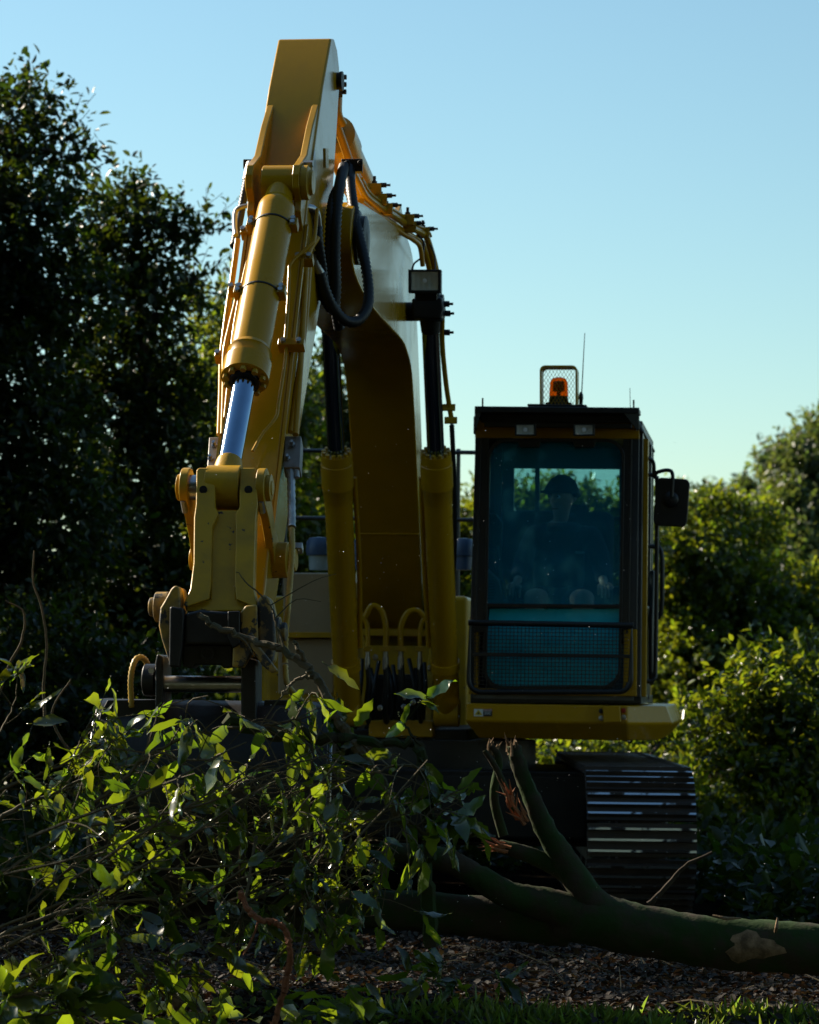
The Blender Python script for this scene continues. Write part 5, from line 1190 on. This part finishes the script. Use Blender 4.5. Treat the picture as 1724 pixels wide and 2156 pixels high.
# torn ends and stripped patches
def splinters(px, py, d, n, ln, dirv, mat, name='splintered_end'):
    b = B(); c = at(px, py, d)
    for k in range(n):
        a = c + rv(frng, .012); e = a + (Vector(dirv) + rv(frng, .35)).normalized()*ln*frng.uniform(.4, 1.2)
        b.tube([a - Vector(dirv)*.03, a, e], [.007, .006, .0008], 5)
    b.obj(name, mat, ft)
splinters(1080, 1568, 11.0, 9, .05, (0, 0, 1), M['torn_wood']); splinters(1036, 1572, 11.2, 9, .03, (0, 0, 1), M['torn_wood'])
splinters(1052, 1782, 10.98, 14, .08, (-1, 0, .2), M['red_wood'])
splinters(1070, 1672, 10.97, 8, .07, (-.3, -.2, .9), M['red_wood'], 'torn_bark'); splinters(1092, 1712, 10.96, 10, .09, (-.5, -.2, .7), M['red_wood'], 'torn_bark')
b = B(); cpt = at(1582, 1990, 10.9)
ring = []
for k in range(22):
    a = 2*math.pi*k/22; rr = 1 + .22*math.sin(3*a+1) + .12*math.sin(7*a); ring.append((1578 + 56*rr*math.cos(a), 1990 + 30*rr*math.sin(a)))
def on_log(x, y, e):
    c = at(x, y, 11.0); z0 = at(x, 1991, 11.0).z; dz = max(-.094, min(.094, c.z - z0)); return V(c.x*(1 - 0), 11.0 - math.sqrt(max(.0, .099**2 - dz*dz)) - e, c.z)
def shr(p, q): return [(1578 + (x-1578)*q, 1990 + (y-1990)*q) for x, y in p]
rg_ = [[on_log(x, y, .005 + .001*q) for x, y in shr(ring, s)] for q, s in enumerate((1.0, .9, .6, .3, .02))]
b.loops(rg_, cap=False).obj('bare_wood_patch', M['torn_wood'], ft, sharp=180)
for (x, y, dx, dy) in ((1500, 1928, 60, 5), (1632, 1962, 5, -30)):
    B().tube([at(x, y, 10.92), at(x + dx*.5, y + dy*.4 + 4, 10.9), at(x+dx, y+dy, 10.92)], [.006, .008, .003], 6).obj('bark_strip', M['torn_wood'], ft)
# leaning stick by the track and pale broken stick, twigs on the left
def stick_thing(name, label, pts, r, mat, cat='stick'):
    P = smooth([at(*p) for p in pts], 5); lo = min(P, key=lambda p: p.z); t = thing(name, label, cat, lo, 'dead saplings' if cat == 'sapling' else None)
    m = len(P); B().tube([p + rv(frng, r*.12) for p in P], [r*(1 - .5*i/(m-1)) for i in range(m)], 8).obj('stem', M[mat], t); return t
stick_thing('dead_stick', 'dead stick leaning beside the track behind the log', [(1365, 1905, 11.6), (1400, 1870, 11.6), (1440, 1825, 11.6), (1500, 1795, 11.6)], .012, 'bark')
ps = stick_thing('broken_stick', 'pale broken stick upright on the ground at bottom left', [(378, 2118, 9.95), (362, 2095, 9.95), (350, 2070, 9.95), (338, 2048, 9.95)], .022, 'torn_wood')
for i, (lab, pts) in enumerate((('thin dead sapling standing at the left edge before the dark trees', [(95, 1530, 12.5), (92, 1440, 12.5), (98, 1360, 12.5), (88, 1280, 12.5), (70, 1225, 12.5), (72, 1160, 12.5)]),
                                ('curved dead sapling crossing low at the far left edge', [(-10, 1480, 12.0), (20, 1400, 12.0), (45, 1350, 12.0), (50, 1290, 12.0), (10, 1265, 12.0)]),
                                ('leaning dead sapling beside the bucket at left', [(160, 1600, 11.8), (120, 1540, 11.8), (112, 1490, 11.8), (150, 1430, 11.8)]))):
    stick_thing('dead_sapling', lab, pts, .007, 'twig_bark', 'sapling')
# ---------------- dark ground cover between the trees
def ground_cover(n, seed):
    rg = np.random.default_rng(seed); x = rg.uniform(-5, 6.5, n); y = rg.uniform(14.6, 27, n)
    ok = ~((x > -1.3) & (x < 1.75) & (y < 19)); x, y = x[ok], y[ok]; n = len(x); hh = rg.uniform(.02, .42, n)*(.5 + .5*np.abs(np.sin(x*2.1 + np.sin(y*1.7))))
    base = np.stack([x, y, hh], -1); d = unit(rg.normal(size=(n, 3)) + np.array([0, 0, .3])); nr = unit(rg.normal(size=(n, 3))*.8 + np.array([0, 0, 1])); L_ = rg.uniform(.06, .13, n)
    me = leaf_mesh('ground_cover', leaf_verts(base, d, nr, L_, L_*.3, rg), M['leaf_tree'])
    o = bpy.data.objects.new('ground_cover', me); COL.objects.link(o); o['kind'] = 'stuff'; o['label'] = 'low dark leafy ground cover around the excavator'; o['category'] = 'ground cover'
ground_cover(70000, 305)
# ---------------- leaf litter, grass, loose twigs and drifting dust
def litter(n, x0, x1, y0, y1, ln, mat, name, label, seed, flat=.35, lift=.02):
    rg = np.random.default_rng(seed); x = rg.uniform(x0, x1, n); y = rg.uniform(y0, y1, n)
    base = np.stack([x, y, ground_h(x, y) + rg.uniform(.003, lift, n)], -1)
    a = rg.uniform(0, 6.28, n); d = unit(np.stack([np.cos(a), np.sin(a), rg.normal(size=n)*flat], -1))
    nr = unit(np.stack([rg.normal(size=n)*flat, rg.normal(size=n)*flat, np.ones(n)], -1)); L_ = ln*rg.uniform(.5, 1.4, n)
    me = leaf_mesh(name, leaf_verts(base, d, nr, L_, L_*.32, rg, .3, rg.uniform(-.2, .3, n)[:, None]), M[mat])
    o = bpy.data.objects.new(name, me); COL.objects.link(o); o['kind'] = 'stuff'; o['label'] = label; o['category'] = name.replace('_', ' '); return o
litter(36000, -2.6, 2.8, 9.6, 14, .034, 'leaf_litter', 'leaf_litter', 'brown dead leaves scattered over the dark ground', 301, .4, .05)
litter(500, -2.4, -.1, 9.6, 11.2, .09, 'leaf_cut', 'fallen_leaves', 'green torn leaves scattered under the heap', 302, .5, .12)
def grass(n, x0, x1, y0, y1, seed, hgt=.09):
    rg = np.random.default_rng(seed); x = rg.uniform(x0, x1, n); y = rg.uniform(y0, y1, n)
    k = np.sin(x*5 + np.sin(y*7)*2) + np.sin(y*9+x*2); keep = k > .35 + rg.normal(size=n)*.5; x, y = x[keep], y[keep]; n = len(x)
    base = np.stack([x, y, ground_h(x, y) - .005], -1); a = rg.uniform(0, 6.28, n)
    d = unit(np.stack([np.cos(a)*.7, np.sin(a)*.7, rg.uniform(.4, 1.5, n)], -1)); nr = unit(rg.normal(size=(n, 3))); L_ = hgt*rg.uniform(.4, 1.5, n)
    me = leaf_mesh('grass', leaf_verts(base, d, nr, L_, L_*.05 + .0012, rg, .2, .3), M['grass_blade'])
    o = bpy.data.objects.new('grass', me); COL.objects.link(o); o['kind'] = 'stuff'; o['label'] = 'short sparse grass along the near edge of the ground'; o['category'] = 'grass'
grass(7000, -.3, 2.4, 10.35, 10.95, 303, .085)
b = B()
for k in range(420):
    x, y = frng.uniform(-2.2, 2.4), frng.uniform(9.7, 13.5); z = float(ground_h(x, y)) + .012
    a = frng.uniform(0, 6.28); L_ = frng.uniform(.08, .4); e = V(math.cos(a), math.sin(a), frng.uniform(-.02, .25))*L_
    p = V(x, y, z); b.tube([p, p + e*.5 + rv(frng, .012), p + e], [.004, .0035, .0015], 4, cap=False)
o = b.obj('loose_twigs', M['twig_bark']); o['kind'] = 'stuff'; o['label'] = 'loose broken twigs littering the dark ground'; o['category'] = 'twigs'
def dust(n, seed):
    rg = np.random.default_rng(seed); c = []
    for _ in range(n):
        p = at(rg.uniform(-50, 1770), rg.uniform(900, 2150), rg.uniform(9.6, 15.0)); c.append(p)
    c = np.array([tuple(p) for p in c if p.z > .1]); n = len(c); d = unit(rg.normal(size=(n, 3))); nr = unit(rg.normal(size=(n, 3))); L_ = rg.uniform(.002, .0045, n)
    me = leaf_mesh('drifting_dust', leaf_verts(c, d, nr, L_, L_*.4, rg), M['decal_white'])
    o = bpy.data.objects.new('drifting_dust', me); COL.objects.link(o); o['kind'] = 'stuff'; o['label'] = 'specks of sawdust drifting in the air'; o['category'] = 'dust'
dust(1100, 304)
# ================================================================== the operator, sitting in the cab
pr_base = cp(1175, 1290, .95)
person = thing('person', 'operator in dark cap, dark jacket and shorts seated inside the cab', 'person', pr_base)
def skinned(name, pts, edges, rad, mat, root=0, sub=2):
    me = bpy.data.meshes.new(name); me.from_pydata([tuple(p - pr_base) for p in pts], edges, [])
    o = bpy.data.objects.new(name, me); COL.objects.link(o); o.parent = person
    md = o.modifiers.new('skin', 'SKIN'); md.use_smooth_shade = True
    lay = me.skin_vertices[0].data if me.skin_vertices else None
    for i, r in enumerate(rad):
        rr = r if isinstance(r, tuple) else (r, r); lay[i].radius = rr; lay[i].use_root = (i == root)
    sd = o.modifiers.new('sub', 'SUBSURF'); sd.levels = sub; sd.render_levels = sub
    me.materials.append(mat); return o
def skin_obj(name, chains, mat, sub=2):
    """chains: lists of (point, radius); a chain may start with an int = index of an earlier vertex"""
    bmx = bmesh.new(); bmx.free()
    pts, rad, ed = [], [], []
    for ch in chains:
        prev = None
        for q in ch:
            if isinstance(q, int): prev = q; continue
            pts.append(q[0]); rad.append(q[1]); i = len(pts)-1
            if prev is not None: ed.append((prev, i))
            prev = i
    me = bpy.data.meshes.new(name); me.from_pydata([tuple(p - pr_base) for p in pts], ed, [])
    o = bpy.data.objects.new(name, me); COL.objects.link(o); o.parent = person
    bpy.context.view_layer.objects.active = o
    md = o.modifiers.new('skin', 'SKIN'); md.use_smooth_shade = True; md.branch_smoothing = .6
    if not me.skin_vertices:
        bm_ = bmesh.new(); bm_.from_mesh(me); bm_.verts.layers.skin.verify(); bm_.to_mesh(me); bm_.free()
    lay = me.skin_vertices[0].data
    for i, r in enumerate(rad): lay[i].radius = r if isinstance(r, tuple) else (r, r); lay[i].use_root = (i == 0)
    sd = o.modifiers.new('sub', 'SUBSURF'); sd.levels = sub; sd.render_levels = sub
    me.materials.append(mat); return o
def q_(px, py, yo, r): return (cp(px, py, yo), r)
FACE = (FW*.86 - LAT*.5).normalized(); FSIDE = FACE.cross(UP).normalized()     # where the face looks
hc = cp(1183, 1052, .92)
def finger(w, d, side, ln, r):
    p1 = w + d*.045 + side; p2 = p1 + d*ln*.5 - UP*.006; p3 = p2 + d*ln*.25 - UP*ln*.35; p4 = p3 - d*ln*.1 - UP*ln*.3
    return [(p1, r), (p2, r*.95), (p3, r*.9), (p4, r*.8)]
ch = [[q_(1176, 1272, .98, (.14, .11)), q_(1177, 1220, 1.02, (.135, .10)), q_(1178, 1165, 1.03, (.15, .105)), q_(1180, 1122, 1.0, (.12, .08)), q_(1182, 1098, .96, (.055, .055)), (hc - UP*.055 + FACE*.01, (.06, .07)), (hc - UP*.01, (.075, .088)), (hc + UP*.05, (.072, .088)), (hc + UP*.09, (.045, .055))]]
n0 = 9
ch.append([6, (hc + FACE*.085 - UP*.012, .016), (hc + FACE*.105 - UP*.025, .011)]); n0 += 2
for s in (-1, 1): ch.append([6, (hc + FSIDE*(s*.078) - FACE*.01, .02), (hc + FSIDE*(s*.09) - FACE*.02 + UP*.012, .014)]); n0 += 2
arms = {}
for s, sh, el, wr in ((-1, (1124, 1124, .98), (1098, 1196, .92), (1088, 1226, .62)), (1, (1246, 1124, .98), (1268, 1196, .90), (1270, 1226, .60))):
    W_ = cp(*wr); d = (W_ - cp(*el)).normalized(); sd_ = d.cross(UP).normalized()
    ch.append([3, q_(*sh, .062), q_(*[(a+b_)/2 for a, b_ in zip(sh, el)], .05), q_(*el, .043), q_(*[(a+b_)/2 for a, b_ in zip(el, wr)], .038), (W_, (.028, .024)), (W_ + d*.05, (.038, .02))])
    palm = n0 + 5; n0 += 6
    for k in range(4): ch.append([palm] + finger(W_ + d*.03, d, sd_*((k-1.5)*.019), (.075, .085, .08, .06)[k], .0088)); n0 += 4
    ch.append([palm, (W_ + d*.03 + sd_*(-s*.035), .011), (W_ + d*.06 + sd_*(-s*.05) - UP*.01, .0095), (W_ + d*.085 + sd_*(-s*.045) - UP*.02, .008)]); n0 += 3
    arms[s] = (sh, el, wr)
legs = {}
for s, hp, kn, an in ((-1, (1148, 1278, .95), (1122, 1256, .44), (1128, 1405, .40)), (1, (1206, 1278, .95), (1232, 1258, .44), (1222, 1405, .40))):
    mid = [(a+b_)/2 for a, b_ in zip(hp, kn)]
    ch.append([0, q_(*hp, .09), q_(*mid, .082), q_(*kn, .062), q_((kn[0]+an[0])/2, (kn[1]+an[1])/2 - 20, .42, .056), q_((kn[0]+an[0])/2, (kn[1]+an[1])/2 + 30, .43, .042), q_(*an, .035), q_(an[0], 1432, .36, (.042, .04)), q_(an[0], 1440, .24, (.04, .028))]); legs[s] = (hp, kn, an)
skin_obj('body', ch, M['skin'])
jk = [[q_(1176, 1262, .98, (.165, .135)), q_(1177, 1215, 1.02, (.165, .125)), q_(1178, 1165, 1.03, (.18, .13)), q_(1180, 1126, 1.0, (.15, .10)), q_(1182, 1106, .975, (.085, .08))]]
for s in (-1, 1):
    sh, el, wr = arms[s]
    jk.append([3, q_(*sh, .082), q_(*[(a+b_)/2 for a, b_ in zip(sh, el)], .07), q_(*el, .062), q_(*[(a*.4+b_*.6) for a, b_ in zip(el, wr)], .054), q_(*[(a*.12+b_*.88) for a, b_ in zip(el, wr)], .047)])
skin_obj('jacket', jk, M['jacket_cloth'])
so = [[q_(1176, 1280, .98, (.16, .12))]]
for s in (-1, 1):
    hp, kn, an = legs[s]; mix = lambda f: [a*(1-f) + b_*f for a, b_ in zip(hp, kn)]
    so.append([0, q_(*hp, .108), q_(*mix(.45), .102), q_(*mix(.72), .095)])
skin_obj('shorts', so, M['shorts_cloth'])
# collar, hood folds, cap, hair, eyes, chest lettering strip
B().tube(smooth([hc + V(0, 0, -.165) + (FSIDE*math.cos(a) + FACE*math.sin(a)*.9)*.095 for a in [R(70 + 30*k) for k in range(11)]], 4), .028, 8).obj('hood', M['jacket_cloth'], person)
b = B(); rings = []
for j in range(9):
    t = j/8*R(88); rr = math.cos(t)
    rings.append([hc + UP*(.035 + .115*math.sin(t)) + (FSIDE*math.cos(a)*.098 + FACE*math.sin(a)*.112)*max(rr, .03) for a in [2*math.pi*k/20 for k in range(20)]])
b.loops(rings); cap_o = b.obj('cap', M['cap_cloth'], person, sharp=60)
br = [hc + UP*(.045 - .012*math.cos(a-R(90))**2*0) + FSIDE*math.cos(a)*.082 + FACE*(.085 + .085*max(0, math.sin(a))) for a in [R(180*k/10) for k in range(11)]]
B().prism(br, UP*-.008).obj('cap_brim', M['cap_cloth'], person)
for s in (-1, 1): B().ball(hc + FACE*.082 + FSIDE*(s*.032) + UP*.012, .011, 6).obj('eye', M['decal_white'], person); 
for s in (-1, 1): B().ball(hc + FACE*.0915 + FSIDE*(s*.032) + UP*.012, .005, 6).obj('iris', M['hair'], person)
B().tube([hc + FACE*.078 - UP*.058 + FSIDE*s for s in (-.025, 0, .025)], [.003, .006, .003], 6).obj('mouth', M['red_wood'], person)
B().tube(smooth([hc + UP*.03 + (FSIDE*math.cos(a)*.092 - FACE*math.sin(a)*.10) for a in [R(20*k) for k in range(10)]], 3), .018, 8).obj('hair', M['hair'], person)
b = B()                                   # small pale embroidered mark on the chest
for k in range(6): b.box(cp(1213, 1163, .845) + LAT*(k*.009), LAT*.0032, BK*.001, UP*(.007 if k % 2 else .009))
b.obj('chest_mark', M['pale_plastic'], person)
